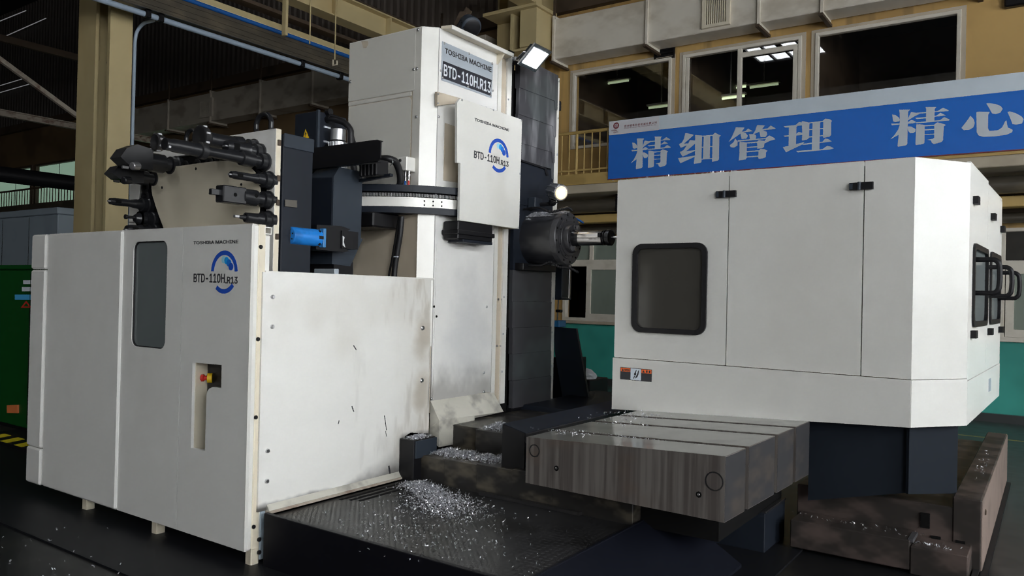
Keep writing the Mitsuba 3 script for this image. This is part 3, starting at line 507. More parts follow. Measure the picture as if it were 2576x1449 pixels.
# pipes under the balcony
p = thing('service_pipe', 'thick dark pipe running along the wall under the balcony', 'pipe')
put(p, 'pipe', cyl((-30, 11.75, 3.13), (11, 11.75, 3.13), .115, 16), 'pipe_dark', 40)
for x in np.arange(-12, 6, 3.0): put(p, 'clamp', bx(x - .03, x + .03, 11.63, 11.87, 3.01, 3.30), 'black')
solo('beam', bx(-30, 11, 11.85, 12.1, 2.86, 3.0, .01), 'rail_yellow', 'ochre beam below the thick pipe under the balcony', 'beam')
p = thing('service_pipe', 'lower dark pipe against the shaded wall under the balcony', 'pipe')
put(p, 'pipe', cyl((-30, 12.3, 2.76), (11, 12.3, 2.76), .07, 12), 'pipe_dark', 40)

for q, lab in (((-7.595, 14.600, 6.076), 'left hanging lamp inside the first upper office window'), ((-6.398, 14.200, 5.341), 'right hanging lamp inside the first upper office window'), ((-5.155, 14.600, 5.446), 'bright lamp added for a reflection low in the left pane of the two sash office window'), ((-5.400, 15.400, 5.844), 'dim lamp added for a reflection above the bright one in the left pane of the two sash office window'), ((-4.645, 15.000, 5.699), 'lamp added for a reflection in the right pane of the two sash office window')):
    l = thing('office_lamp', lab, 'lamp')  # lamps in the two sash window are added to stand for reflections
    put(l, 'housing', bx(q[0] - .30, q[0] + .30, q[1] - .06, q[1] + .06, q[2] + .03, q[2] + .07, .01), 'frame')
    put(l, 'stem', bx(q[0] - .01, q[0] + .01, q[1] - .01, q[1] + .01, q[2] + .07, 6.6), 'frame')
    k = put(l, 'tube', cyl((q[0] - .27, q[1], q[2]), (q[0] + .27, q[1], q[2]), .022, 8), 'glow')
    scene[k]['emitter'] = emit(1.1 if 'bright' in lab else .35, (.80, 1.0, .62))
# ---------------------------------------------------------------- steelwork
c = thing('steel_column', 'yellow built-up steel column behind the tool magazine', 'steel column')
put(c, 'flange', bx(-12.42, -11.90, 6.00, 6.05, 0, 11.0), 'steel_yellow')
put(c, 'flange', bx(-12.10, -12.05, 6.05, 6.5, 0, 11.0), 'steel_yellow')
put(c, 'web', bx(-12.06, -11.5, 6.26, 6.30, 0, 11.0), 'brown_wall')
put(c, 'flange', bx(-11.52, -11.45, 5.98, 6.32, 0, 11.0), 'steel_yellow')
put(c, 'pipe', cyl((-11.66, 6.12, 0), (-11.66, 6.12, 5.35), .035, 10), 'steel_yellow', 40)
for z in (1.0, 2.6, 4.9): put(c, 'clip', bx(-11.72, -11.60, 6.08, 6.2, z, z + .05), 'brown_wall')
s = thing('steel_column', 'yellow steel crane column with corbel against the back wall above the floodlight', 'steel column')
put(s, 'shaft', cat([bx(-8.75, -8.71, 11.9, 12.44, 0, 11), bx(-8.05, -8.0, 11.9, 12.44, 0, 11), bx(-8.72, -8.02, 12.16, 12.2, 0, 11)]), 'steel_yellow')
put(s, 'corbel', cat([bx(-8.72, -7.6, 11.55, 12.1, 5.98, 6.02), bx(-8.72, -7.6, 11.9, 11.94, 6.02, 6.68), bx(-8.72, -7.55, 11.4, 12.1, 6.68, 6.74), bx(-7.66, -7.6, 11.55, 12.1, 6.02, 6.68), bx(-8.2, -8.15, 11.55, 11.9, 6.02, 6.68), bx(-7.95, -7.60, 11.5, 11.56, 6.02, 6.68)]), 'steel_yellow')
g = thing('crane_girder', 'yellow crane runway girder at the top left of the column', 'girder')
put(g, 'girder', ibeam((-10.6, -2, 6.62), (-10.6, 12.3, 6.62), .30, .42), 'steel_yellow')
for y in np.arange(0, 12.2, 1.35): put(g, 'stiffener', bx(-10.74, -10.46, y, y + .02, 6.43, 6.81), 'steel_yellow')
put(g, 'rail', bx(-10.64, -10.56, -2, 12.3, 6.83, 6.92), 'brown_wall')
put(g, 'lower_flange', bx(-11.2, -10.98, -2, 12.3, 6.30, 6.36), 'brown_wall')
g = thing('crane_girder', 'yellow girder running to the corbel at the top centre', 'girder')
put(g, 'girder', ibeam((-7.75, -2, 6.98), (-7.75, 11.88, 6.98), .34, .50), 'steel_yellow')
for y in np.arange(6.3, 12.3, 1.45): put(g, 'stiffener', bx(-7.91, -7.59, y, y + .02, 6.76, 7.2), 'steel_yellow')
solo('steel_angle', beam((-11.15, -2, 6.12), (-11.15, 12.3, 6.12), .09, .13), 'steel_yellow', 'thin yellow angle bar below the runway girder', 'steel bar')
# busbar tray with a blue cable, hung on rods, and the grey conduit
t = thing('cable_tray', 'sloping dark cable tray with a blue cable above the tool magazine', 'cable tray')
put(t, 'tray', gen([(-.22, 0), (.20, 0), (.20, .03), (.10, .03), (.08, .09), (.02, .09), (0, .03), (-.08, .03), (-.10, .09), (-.16, .09), (-.18, .03), (-.22, .03)], (-11.0, 12.2, 5.62), X_, Z_, 12.5), 'pipe_dark')
put(t, 'lip', bx(-11.24, -11.20, -.3, 12.2, 5.62, 5.80), 'brown_wall')
put(t, 'side', bx(-10.83, -10.81, -.3, 12.2, 5.60, 5.90), 'pipe_dark')
for z in (5.66, 5.74, 5.83): put(t, 'rib', bx(-10.812, -10.795, -.3, 12.2, z, z + .02), 'pipe_dark')
put(t, 'cable', tube([(-10.80, -.3, 5.92), (-10.80, 6, 5.92), (-10.80, 12.2, 5.92)], .034, 10), 'cable_blue', 40, label='blue cable')
put(t, 'edge', bx(-10.86, -10.84, -.3, 12.2, 5.95, 5.98), 'cream')
for y, z in ((8.823, 5.754), (9.387, 5.630)): put(t, 'hanger_rod', cyl((-10.42, y, z), (-10.42, y, 9.5), .012, 8), 'steel_yellow')
hy, hz = 9.387, 5.630
put(t, 'hook', gen([(-10.44, hz), (-10.44, hz - .09), (-10.36, hz - .09), (-10.36, hz - .03), (-10.34, hz - .03), (-10.34, hz - .11), (-10.46, hz - .11), (-10.46, hz)], (0, hy, 0), X_, Z_, .02), 'cream')
put(t, 'post', bx(-10.50, -10.40, 8.300, 8.300 + .05, 5.753, 9.5, .004), 'steel_yellow')
t = thing('conduit', 'grey blue conduit along the underside of the cable tray', 'conduit')
put(t, 'pipe', tube([(-10.95, -.5, 5.555), (-10.95, 6, 5.555), (-10.95, 12, 5.555)], .042, 10), 'conduit', 40)
for y in (6.25, 6.45, 9.1, 10.0): put(t, 'clamp', bx(-11.01, -10.89, y - .04, y + .04, 5.50, 5.63, .01), 'black')
solo('conduit', tube([(-11.53, 6.40, 0.0), (-11.53, 6.40, 2.5), (-11.53, 6.40, 5.20), (-11.52, 6.41, 5.40), (-11.44, 6.43, 5.52), (-11.3, 6.44, 5.56), (-10.97, 6.45, 5.55)], .026, 10), 'conduit', 'grey blue conduit running down the yellow steel column', 'conduit', None, None, 40)
# steelwork at the upper left, its dimness put in by a rust colour
solo('crane_beam', ibeam((-21.0, -6, 5.70), (-21.0, 12.4, 5.70), .14, .16), 'rust', 'dim yellow crane beam left of the steel column', 'beam')
solo('brace', beam((-16.000, 6.081, 5.842), (-16.000, 8.071, 4.757), .08, .08), 'rust', 'diagonal yellow brace at the far left', 'brace')
solo('brace', beam((-18.000, 6.692, 6.654), (-18.000, 9.266, 6.648), .10, .14), 'brown_wall', 'level brown tie beam crossing behind the diagonal brace', 'beam')
solo('pipe_run', cyl((-17.5, -6, 3.78), (-17.5, 12.0, 3.78), .16, 14), 'black', 'black pipe sloping across the mezzanine windows', 'pipe', None, None, 40)
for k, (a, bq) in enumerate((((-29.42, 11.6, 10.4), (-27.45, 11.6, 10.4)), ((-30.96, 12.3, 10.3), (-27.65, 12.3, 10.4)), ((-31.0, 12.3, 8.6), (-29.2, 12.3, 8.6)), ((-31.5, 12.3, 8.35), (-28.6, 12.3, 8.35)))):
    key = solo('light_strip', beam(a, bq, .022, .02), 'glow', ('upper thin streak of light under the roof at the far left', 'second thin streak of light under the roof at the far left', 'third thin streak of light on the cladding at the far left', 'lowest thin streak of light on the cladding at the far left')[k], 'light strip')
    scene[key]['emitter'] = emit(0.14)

# ---------------------------------------------------------------- cabinets at the left
c = thing('cabinet', 'dark green cabinet at the left edge behind the machine guard', 'cabinet')
put(c, 'body', bx(-13.0, -8.05, 3.90, 4.9, .05, 1.74, .01), 'green')
put(c, 'top', bx(-13.02, -8.03, 3.88, 4.92, 1.74, 1.79, .01), 'green')
put(c, 'plinth', bx(-13.0, -8.05, 3.95, 4.9, 0, .05), 'black')
for x in (-9.9, -8.95): put(c, 'seam', bx(x, x + .008, 3.895, 3.902, .1, 1.7), 'hole')
put(c, 'label_plate', fy([(-9.117, 1.626), (-9.114, 1.584), (-8.923, 1.586), (-8.926, 1.628)], 3.896, .005), 'label_white')
put(c, 'label_plate', fy([(-9.140, 1.553), (-9.138, 1.506), (-8.883, 1.511), (-8.886, 1.557)], 3.896, .005), 'label_white')
put(c, 'label_plate', fy([(-9.304, 1.469), (-9.300, 1.413), (-8.825, 1.423), (-8.828, 1.478)], 3.896, .005), 'label_blue')
put(c, 'sign', fy([(-9.155, 1.330), (-8.909, 1.337), (-9.040, 1.406)], 3.897, .004, [[(-9.100, 1.345), (-8.964, 1.348), (-9.038, 1.385)]]), 'red', label='red warning triangle')
put(c, 'socket', fy([(-9.384, 0.258), (-9.379, 0.175), (-9.135, 0.197), (-9.140, 0.286)], 3.88, .02), 'orange', label='orange socket plate')
c = thing('cabinet', 'tall grey cabinet beyond the green one left of the yellow column', 'cabinet')
cx, cy = -14.634, 6.8
ct = 2.964
put(c, 'body', bx(cx - 4.5, cx, cy, cy + 1.6, 0, ct - .12, .015), 'cabinet')
put(c, 'cornice', bx(cx - 4.52, cx + .015, cy - .02, cy + 1.62, ct - .12, ct, .01), 'cabinet')
for k in range(1, 4): put(c, 'door_gap', bx(cx - k * 1.1, cx - k * 1.1 + .012, cy - .003, cy + .004, .1, ct - .15), 'hole')
put(c, 'door_gap', bx(cx - .003, cx + .003, cy + .72, cy + .73, .1, ct - .15), 'hole')
h = thing('hazard_curb', 'yellow and black striped curb on the floor at the left edge', 'curb')
put(h, 'curb', bx(-12, -7.4, 3.44, 3.62, 0, .05, .008), 'black')
for k in range(12):
    x = -9.93 + k * .30
    put(h, 'stripe', gen([(x, 3.435), (x + .15, 3.435), (x + .08, 3.625), (x - .07, 3.625)], (0, 0, .05), X_, Y_, .003), 'tape_yellow')

# ---------------------------------------------------------------- machine: guard round the tool magazine
GY = 2.80
g = thing('machine_guard', 'tall grey white sheet metal guard with window and blue badge at the left', 'machine guard')
xs = (-6.36, -6.14, -5.115, -4.43, -3.775)
for z0, z1 in ((0.10, 0.374), (0.374, 1.701), (1.701, 1.966)):
    put(g, 'panel', bx(xs[0], xs[1], GY - .030, GY + .02, z0 + .003, z1 - .003, .012), 'guard')
put(g, 'panel', bx(xs[1], xs[2], GY - .015, GY + .02, .10, 1.966, .012), 'guard')
win = rrect(-4.993, -4.601, 1.200, 1.886, .055)
put(g, 'panel', gen(rect(xs[2], xs[3] - .003, .10, 1.966), (0, GY + .02, 0), X_, Z_, .02, [win]), 'guard')
put(g, 'window_pane', gen(rrect(-4.993 - .02, -4.601 + .02, 1.200 - .02, 1.886 + .02, .06), (0, GY + .028, 0), X_, Z_, .012), 'glass_grey', label='tinted viewing window')
put(g, 'window_seal', gen(rrect(-4.993 - .003, -4.601 + .003, 1.200 - .003, 1.886 + .003, .057), (0, GY + .016, 0), X_, Z_, .010, [rrect(-4.993 + .006, -4.601 - .006, 1.200 + .006, 1.886 - .006, .05)]), 'rubber')
slot = [(-4.300, 1.139), (-4.010, 1.143), (-4.009, 1.006), (-4.095, 1.006), (-4.126, 0.994), (-4.145, 0.975), (-4.151, 0.958), (-4.153, 0.621), (-4.296, 0.619)]
put(g, 'panel', gen(rect(xs[3] + .003, xs[4] + .02, .10, 1.966), (0, GY + .02, 0), X_, Z_, .02, [slot]), 'guard')
sx0, sx1, sz0, sz1 = -4.296, -4.010, 0.621, 1.139
put(g, 'recess', bx(sx0 - .02, sx1 + .02, GY + .10, GY + .11, sz0 - .02, sz1 + .02), 'black', label='black back of the handle recess')
put(g, 'recess_wall', bx(sx0 - .02, sx0 + .003, GY + .02, GY + .10, sz0 - .02, sz1 + .02), 'cream')
put(g, 'recess_wall', bx(sx0, sx1 + .02, GY + .02, GY + .10, sz1 + .003, sz1 + .02), 'black')
e = (-4.274, 2.860, 1.041)
k = put(g, 'emergency_stop', cyl((e[0] + .03, e[1] + .04, e[2]), (e[0] + .012, e[1] + .02, e[2]), .030, 20), 'warn_yellow', 40, label='yellow ring and red mushroom button')
put(k, 'button', lathe([(0, .014), (.018, .014), (.022, .022), (.036, .022), (.042, .014)], (e[0] + .012, e[1] + .02, e[2]), (-.75, -.6, 0), 20), 'red', 40)
put(g, 'corner', bx(-3.776, -3.745, GY - .002, GY + .045, .10, 1.966, .012), 'white')
put(g, 'side_flange', bx(-3.79, -3.748, GY + .043, GY + .09, .10, 1.966, .004), 'cream')
bolts(g, [(-3.748, 2.853, 1.836), (-3.748, 2.850, 1.307), (-3.748, 2.848, 0.859), (-3.748, 2.852, 0.233)], X_, 'black', .012, .010)
for x in (-5.60, -4.72): put(g, 'leg', bx(x - .03, x + .03, 2.83, 2.89, 0, .12, .004), 'cream')
put(g, 'leg', bx(-3.81, -3.752, 2.845, 2.90, 0, .14, .006), 'cream')
put(g, 'back_sheet', bx(-6.33, -3.80, 2.925, 2.93, .35, 1.95), 'guard')
zc = 1.685
R = (1.816 - 1.562) / 2
logo(g, (-4.008, GY, (1.816 + 1.562) / 2), X_, Z_, R,
     (-4.321 - -4.008, -3.882 - -4.321), (1.32 * R, .155 * R))
# post and square tube behind the guard
p = thing('guard_post', 'white post with square tube end beside the guard', 'post')
put(p, 'post', bx(-3.80, -3.755, 2.883, 2.925, .14, 1.906, .004), 'white')
ty0, ty1, tz0, tz1 = 2.877, 2.928, 1.911, 1.955
put(p, 'tube', fx(rect(ty0, ty1, tz0, tz1), -3.748, .30, [rect(ty0 + .006, ty1 - .006, tz0 + .006, tz1 - .006)]), 'white', label='open end of a square tube')
put(p, 'plug', bx(-3.85, -3.80, ty0, ty1, tz0, tz1), 'brown_wall')

# ---------------------------------------------------------------- cover panel of the chip pit
c = thing('pit_cover', 'large white cover sheet with oily stains beside the chip pit', 'cover panel')
put(c, 'sheet', fx([(2.869, 0.314), (4.084, 0.316), (4.099, 0.582), (4.152, 0.600), (4.350, 0.568), (4.337, 1.692), (2.866, 1.693)], -3.735, .020), 'pit_cover')
put(c, 'top_edge', bx(-3.80, -3.736, 2.885, 4.37, 1.690, 1.700), 'white')
for q in ((685,747), (684,822), (672,1134), (670.5,1210)):
    pass
bolts(c, [(-3.735, 2.933, 1.550), (-3.735, 2.936, 1.377), (-3.735, 2.924, 0.658), (-3.735, 2.925, 0.483)], X_, 'steel', .013, .014)
bolts(c, [(-3.735, 4.251, 1.339), (-3.735, 4.255, 0.962)], X_, 'steel', .017, .014)
put(c, 'foot_strip', bx(-3.76, -3.70, 2.93, 4.08, .296, .312, .003), 'rust')
put(c, 'foot_strip', hull([(-3.735, 2.93, .345), (-3.735, 4.08, .345), (-3.705, 2.93, .306), (-3.705, 4.08, .306), (-3.74, 2.93, .306), (-3.74, 4.08, .306)]), 'chute')
put(c, 'bracket', bx(-3.79, -3.748, 2.90, 2.965, .03, .312, .004), 'cabinet', label='dark bracket with two black bolts')
bolts(c, [(-3.748, 2.891, 0.151), (-3.748, 2.893, 0.077)], X_, 'black', .013, .012)
# scratches
for a, b, w in (((967,1045), (972,1082), .005), ((970,1084), (972,1098), .004), ((886,1022), (890,1036), .006), ((892,871), (897,880), .006), ((978,1172), (981,1192), .010), ((853,1060), (851,1066), .005)):
    pass
for (pa, pb, w) in (((-3.735, 3.885, 0.753), (-3.735, 3.908, 0.650), .006), ((-3.735, 3.900, 0.645), (-3.735, 3.909, 0.606), .004), ((-3.735, 3.582, 0.847), (-3.735, 3.600, 0.809), .007), ((-3.735, 3.583, 1.241), (-3.735, 3.608, 1.212), .007), ((-3.735, 3.939, 0.400), (-3.735, 3.953, 0.344), .014), ((-3.735, 3.475, 0.769), (-3.735, 3.468, 0.747), .006)):
    put(c, 'scratch', beam(pa, pb, .002, w, (0, .7, .7)), 'print_black')

# ---------------------------------------------------------------- chip pit
p = thing('chip_pit', 'black chip pit tray with chequer plate floor', 'chip pit')
put(p, 'front_wall', bx(-3.70, -1.965, 2.885, 2.90, 0, .309, .003), 'pan_rim')
put(p, 'rim', bx(-3.70, -1.965, 2.885, 2.915, .300, .312, .003), 'pan_rim')
put(p, 'chequer_plate', fz([(-3.70, 2.91), (-1.965, 2.91), (-1.93, 4.30), (-3.70, 4.30)], .288, .02), 'pan')
put(p, 'end_wall', bx(-1.965, -1.945, 2.885, 4.6, 0, .300, .003), 'pit_navy')
put(p, 'side_ramp', hull([(-1.945, 2.9, .295), (-1.945, 4.6, .295), (-1.5, 2.9, .03), (-1.5, 4.6, .03), (-1.5, 2.9, 0), (-1.5, 4.6, 0), (-1.945, 2.9, 0), (-1.945, 4.6, 0)]), 'pit_navy')
for k in range(3):
    a = 3.40 + k * .0; y0 = -3.66 + k * .055
    put(p, 'drain_slot', bx(y0, y0 + .022, 3.42 + k * .03, 4.0, .2875, .2905), 'hole')
solo('floor_mat', fz([(-9.2, 2.345), (-3.9, 2.34), (-1.3, 2.34), (-1.3, 5.2), (-9.2, 5.2)], .012, .012), 'mat', 'black mat on the floor under the machine guard', 'mat')

# ---------------------------------------------------------------- column
c = thing('machine_column', 'tall white machine column with nameplate at its top', 'machine column')
TOP = 3.546
put(c, 'body', fz([(-4.605, 4.305), (-3.845, 4.305), (-3.76, 4.388), (-3.76, 5.25), (-4.605, 5.25)], TOP - .01, TOP - .72), 'tan')  # tan left bare below the front panels as painted shade
put(c, 'front_panel', bx(-4.605, -3.905, 4.297, 4.31, 3.085, TOP, .003), 'panel_warm')
put(c, 'front_panel', gen([(-4.60, 2.20), (-3.94, 2.20), (-3.94, 3.02), (-3.96, 3.045), (-4.60, 3.045)], (0, 4.31, 0), X_, Z_, .010), 'panel_warm')
put(c, 'front_strip', bx(-4.605, -3.94, 4.299, 4.31, 3.05, 3.082, .003), 'panel_warm')
put(c, 'front_strip', bx(-3.925, -3.845, 4.298, 4.31, 2.20, TOP - .001, .003), 'panel_warm')
put(c, 'chamfer', hull([(-3.845, 4.298, 1.2), (-3.757, 4.385, 1.2), (-3.80, 4.42, 1.2), (-3.845, 4.298, TOP), (-3.757, 4.385, TOP), (-3.80, 4.42, TOP)]), 'white')
put(c, 'top_cover', fz([(-4.605, 4.30), (-3.845, 4.298), (-3.757, 4.385), (-3.75, 5.30), (-4.605, 5.30)], TOP + .004, .012), 'white')
put(c, 'face', fx(rect(4.385, 5.12, .80, TOP), -3.750, .012), 'column_face')
put(c, 'face_panel', fx(rect(4.40, 5.07, .83, 1.95), -3.746, .006), 'column_face')
put(c, 'edge_strip', fx(rect(5.125, 5.175, .74, TOP), -3.748, .02), 'white')
put(c, 'edge_strip', fx(rect(5.18, 5.245, .70, TOP), -3.760, .02), 'tan')
put(c, 'edge_strip', fx(rect(5.25, 5.315, .69, TOP + .05), -3.745, .03), 'white')
bolts(c, [(-3.745, 5.316, 3.559), (-3.745, 5.269, 3.210), (-3.745, 5.268, 1.572), (-3.745, 5.268, 1.266), (-3.745, 5.266, 0.954), (-3.755, 5.204, 1.551), (-3.755, 5.254, 1.552), (-3.755, 5.202, 1.170), (-3.755, 5.252, 1.168), (-3.750, 5.238, 3.523)], X_, 'steel', .009, .008)
bolts(c, [(-3.744, 4.387, 1.493), (-3.744, 4.417, 1.420)], X_, 'hole', .009, .002)
bolts(c, [(-3.744, 5.033, 1.490), (-3.744, 5.016, 0.962), (-3.744, 5.021, 0.809), (-3.744, 4.385, 0.817), (-3.750, 4.394, 2.891)], X_, 'steel', .010, .007)
bolts(c, [(-3.881, 4.297, 3.529), (-3.883, 4.297, 3.242), (-3.915, 4.297, 3.242), (-4.581, 4.297, 3.240), (-3.878, 4.297, 2.886)], -Y_, 'steel', .011, .009)
put(c, 'stain', gen([(-4.472, 3.542), (-4.429, 3.538), (-4.398, 3.530), (-4.393, 3.505), (-4.418, 3.481), (-4.449, 3.486)], (0, 4.2965, 0), X_, Z_, .0005), 'tan')
# hood over the nameplate
put(c, 'hood', hull([(-3.75, 4.40, TOP - .002), (-3.75, 5.25, TOP - .002), (-3.665, 4.42, TOP + .018), (-3.665, 5.22, TOP + .018), (-3.75, 4.40, TOP + .018), (-3.75, 5.25, TOP + .018), (-3.665, 4.42, TOP - .006), (-3.665, 5.22, TOP - .006)]), 'cream')
put(c, 'hood_lip', bx(-3.672, -3.660, 4.42, 5.22, TOP - .012, TOP + .020, .003), 'white')
put(c, 'hood_bracket', hull([(-3.75, 5.10, 3.46), (-3.75, 5.12, 3.46), (-3.67, 5.10, TOP), (-3.67, 5.12, TOP), (-3.75, 5.10, TOP), (-3.75, 5.12, TOP)]), 'cream')
# nameplate
n = put(c, 'nameplate', fx([(4.413, 3.455), (5.049, 3.451), (5.037, 3.171), (4.410, 3.167)][::-1], -3.745, .006), 'plate_grey', label='brushed nameplate')
put(n, 'field', fx([(4.424, 3.312), (5.030, 3.315), (5.021, 3.185), (4.417, 3.184)][::-1], -3.7435, .0016), 'plate_black')
pa, pb, pc = (-3.745, 4.443, 3.373), (-3.745, 5.026, 3.370), (-3.745, 4.443, 3.394)
put(n, 'lettering', text('TOSHIBA MACHINE', (-3.745, pa[1], pa[2] + .002), Y_, Z_, pb[1] - pa[1], .040, True), 'print_black')
pa, pb = (-3.743, 4.433, 3.204), (-3.743, 5.019, 3.210)
put(n, 'lettering', text('BTD-110H.R13', (-3.7435, pa[1], pa[2]), Y_, Z_, pb[1] - pa[1], .088, True), 'letter_pale')
for q in ((-3.745, 4.432, 3.446), (-3.745, 4.731, 3.447), (-3.745, 5.032, 3.447), (-3.750, 4.406, 3.235), (-3.742, 4.421, 3.186), (-3.742, 4.724, 3.189), (-3.742, 5.019, 3.187), (-3.750, 5.055, 3.233)):
    put(n, 'screw', bolt(q, X_, .010, .006), 'steel', 40)
# chip deflector at the foot
ch = put(c, 'deflector', hull([(-3.752, 4.379, .802), (-3.752, 5.16, .797), (-3.668, 4.385, .665), (-3.664, 5.19, .640), (-3.752, 4.379, .60), (-3.752, 5.19, .62)]), 'chute', label='sloping chip deflector')
put(c, 'deflector_apron', hull([(-3.668, 4.385, .667), (-3.668, 4.81, .648), (-3.667, 4.385, .470), (-3.667, 4.81, .462), (-3.76, 4.385, .70), (-3.76, 4.81, .70), (-3.76, 4.385, .53), (-3.76, 4.81, .52)]), 'chute')
put(c, 'foot', bx(-4.60, -3.77, 4.40, 5.30, 0, .70), 'black')
# ---------------------------------------------------------------- way cover and the right upright
w = thing('way_cover', 'tall grey telescopic way cover of steel plates beside the white column', 'way cover')
put(w, 'upright', bx(-4.60, -3.80, 5.32, 6.065, 0, 3.50), 'black')
put(w, 'slot', bx(-3.80, -3.775, 5.317, 5.385, .60, 3.64), 'hole')
put(w, 'head_plate', fx([(5.40, 3.336), (5.955, 3.345), (5.975, 3.267), (6.01, 3.269), (6.01, 3.585), (5.40, 3.60)], -3.722, .05), 'way_cover')
tops = [(3.343, 3.115), (3.115, 2.880), (2.880, 2.733)]
for k, (za, zb) in enumerate(tops):
    x = -3.728 - .006 * k
    put(w, 'plate', fx([(5.40, zb), (5.95, zb), (5.965, zb - .09), (6.005 - .004 * k, zb - .09), (6.005 - .004 * k, za), (5.40, za)], x, .03), 'way_cover')
zz = [1.80, 1.536, 1.314, 1.094, 0.871, .64]
for k in range(5):
    put(w, 'plate', fx(rect(5.385, 6.005 - .004 * k, zz[k + 1], zz[k] - .001), -3.748 + .007 * (k + 1), .04), 'way_cover')
put(w, 'plate', fx(rect(5.39, 6.0, .60, .66), -3.735, .04), 'black')
put(w, 'edge_strip', fx(rect(6.005, 6.07, .60, 3.575), -3.742, .05), 'white')
bolts(w, [(-3.742, 6.056, 3.548), (-3.742, 6.053, 3.210), (-3.742, 6.050, 2.875), (-3.742, 6.036, 1.565), (-3.742, 6.032, 1.258), (-3.742, 6.031, 0.952)], X_, 'steel', .010, .007)
put(w, 'junction_box', bx(-3.85, -3.76, 6.075, 6.14, 3.295, 3.383, .006), 'black')
# ---------------------------------------------------------------- spindle head
s = thing('spindle_head', 'dark cylindrical spindle head with bolted flange in front of the way cover', 'spindle head')
SY, SZ = 5.70, 2.078
put(s, 'saddle', fx(rect(5.39, 6.0, 1.80, 2.720), -3.745, .05), 'navy')
put(s, 'saddle_lip', fx([(5.398, 2.741), (5.857, 2.727), (5.899, 2.659), (5.860, 2.654), (5.824, 2.712), (5.398, 2.727)][::-1], -3.728, .02), 'black')
put(s, 'cover_plate', fx(rect(5.40, 5.93, 2.36, 2.706), -3.735, .012), 'navy')
put(s, 'base', bx(-3.745, -3.66, 5.42, 5.95, 1.80, 1.86, .004), 'black')
put(s, 'housing', lathe([(0, .222), (.02, .222), (.33, .222), (.335, .222)], (-3.78, SY, SZ), X_, 48), 'housing', 40)
put(s, 'flange', lathe([(0, .222), (.004, .225), (.050, .225), (.056, .219), (.056, .176), (.064, .174), (.064, .14)], (-3.445, SY, SZ), X_, 48), 'flange', 35)
put(s, 'ring', lathe([(0, .150), (.012, .150), (.016, .146), (.016, .122), (.050, .118), (.056, .112), (.056, .07)], (-3.388, SY, SZ), X_, 40), 'flange', 35)
put(s, 'spindle', lathe([(0, .075), (.018, .070), (.03, .064), (.06, .062)], (-3.335, SY, SZ), X_, 32), 'tool', 40)
for k in range(12):
    t = math.radians(k * 30 + 8)
    put(s, 'bolt', bolt((-3.390, SY + .199 * math.cos(t), SZ + .199 * math.sin(t)), X_, .010, .004), 'hole')
for k in range(8):
    t = math.radians(k * 45 + 20)
    put(s, 'bolt', bolt((-3.382, SY + .161 * math.cos(t), SZ + .161 * math.sin(t)), X_, .007, .003), 'hole')
for k in range(6):
    t = math.radians(k * 60 + 25)
    put(s, 'bolt', bolt((-3.333, SY + .093 * math.cos(t), SZ + .093 * math.sin(t)), X_, .008, .003), 'hole')
for t in (75, 255):
    t = math.radians(t); a = np.array([0, math.cos(t), math.sin(t)]); b = np.array([0, -math.sin(t), math.cos(t)])
    o = np.array([-3.335, SY, SZ]) + a * .092
    put(s, 'drive_key', hull([o + a * i * .020 + b * j * .012 + X_ * h for i in (-1, 1) for j in (-1, 1) for h in (0, .03)]), 'steel')
b = thing('boring_bar', 'polished boring bar with slim tip held in the spindle head', 'boring bar')
put(b, 'shank', cyl((-3.28, SY, SZ), (-3.055, SY, SZ), .062, 32), 'bar', 40)
put(b, 'neck', lathe([(0, .050), (.012, .050), (.012, .062), (.020, .062), (.020, .052), (.040, .052)], (-3.055, SY, SZ), X_, 32), 'tool', 35)
put(b, 'nut', lathe([(0, .060), (.004, .066), (.032, .066), (.038, .058), (.038, .02)], (-3.018, SY, SZ), X_, 32), 'tool', 35)
put(b, 'insert', bx(-3.075, -3.045, SY - .075, SY - .050, SZ + .0, SZ + .035, .003), 'black')
put(b, 'tip', lathe([(0, .020), (.01, .012), (.13, .011), (.135, .006)], (-2.985, SY, SZ), X_, 16), 'steel', 40)
def hose(label, pts, m='rubber', r=.012, tip=None):
    h = thing('coolant_hose', label, 'hose')
    pts = np.array(pts, float)
    put(h, 'hose', tube(pts, r * .75, 8), m, 40)
    from scipy.interpolate import PchipInterpolator
    t = np.linspace(0, 1, len(pts)); n = 22
    q = np.stack([PchipInterpolator(t, pts[:, k])(np.linspace(0, 1, n)) for k in range(3)], 1)
    put(h, 'beads', cat([trimesh.creation.icosphere(1, r) .apply_translation(c) for c in q[n // 3:]]), m, True, kind='stuff')
    put(h, 'nozzle', cyl(q[-2], q[-1] + (q[-1] - q[-2]) * .8, r * .8, 8, r * .4), tip or m)
hose('black beaded coolant hose arched over the spindle head', [(-3.723, 5.500, 2.319), (-3.583, 5.500, 2.329), (-3.464, 5.520, 2.290), (-3.378, 5.550, 2.309), (-3.335, 5.580, 2.323), (-3.308, 5.600, 2.304)], tip='orange')
hose('black beaded coolant hose below the spindle flange', [(-3.706, 5.500, 1.842), (-3.558, 5.500, 1.841), (-3.445, 5.500, 1.868), (-3.363, 5.520, 1.829), (-3.297, 5.550, 1.823), (-3.231, 5.580, 1.792)])
hose('short blue and orange coolant nozzle right of the flange', [(-3.476, 5.900, 2.276), (-3.436, 5.900, 2.264), (-3.403, 5.900, 2.249), (-3.371, 5.900, 2.230)], 'cable_blue', .010, 'orange')
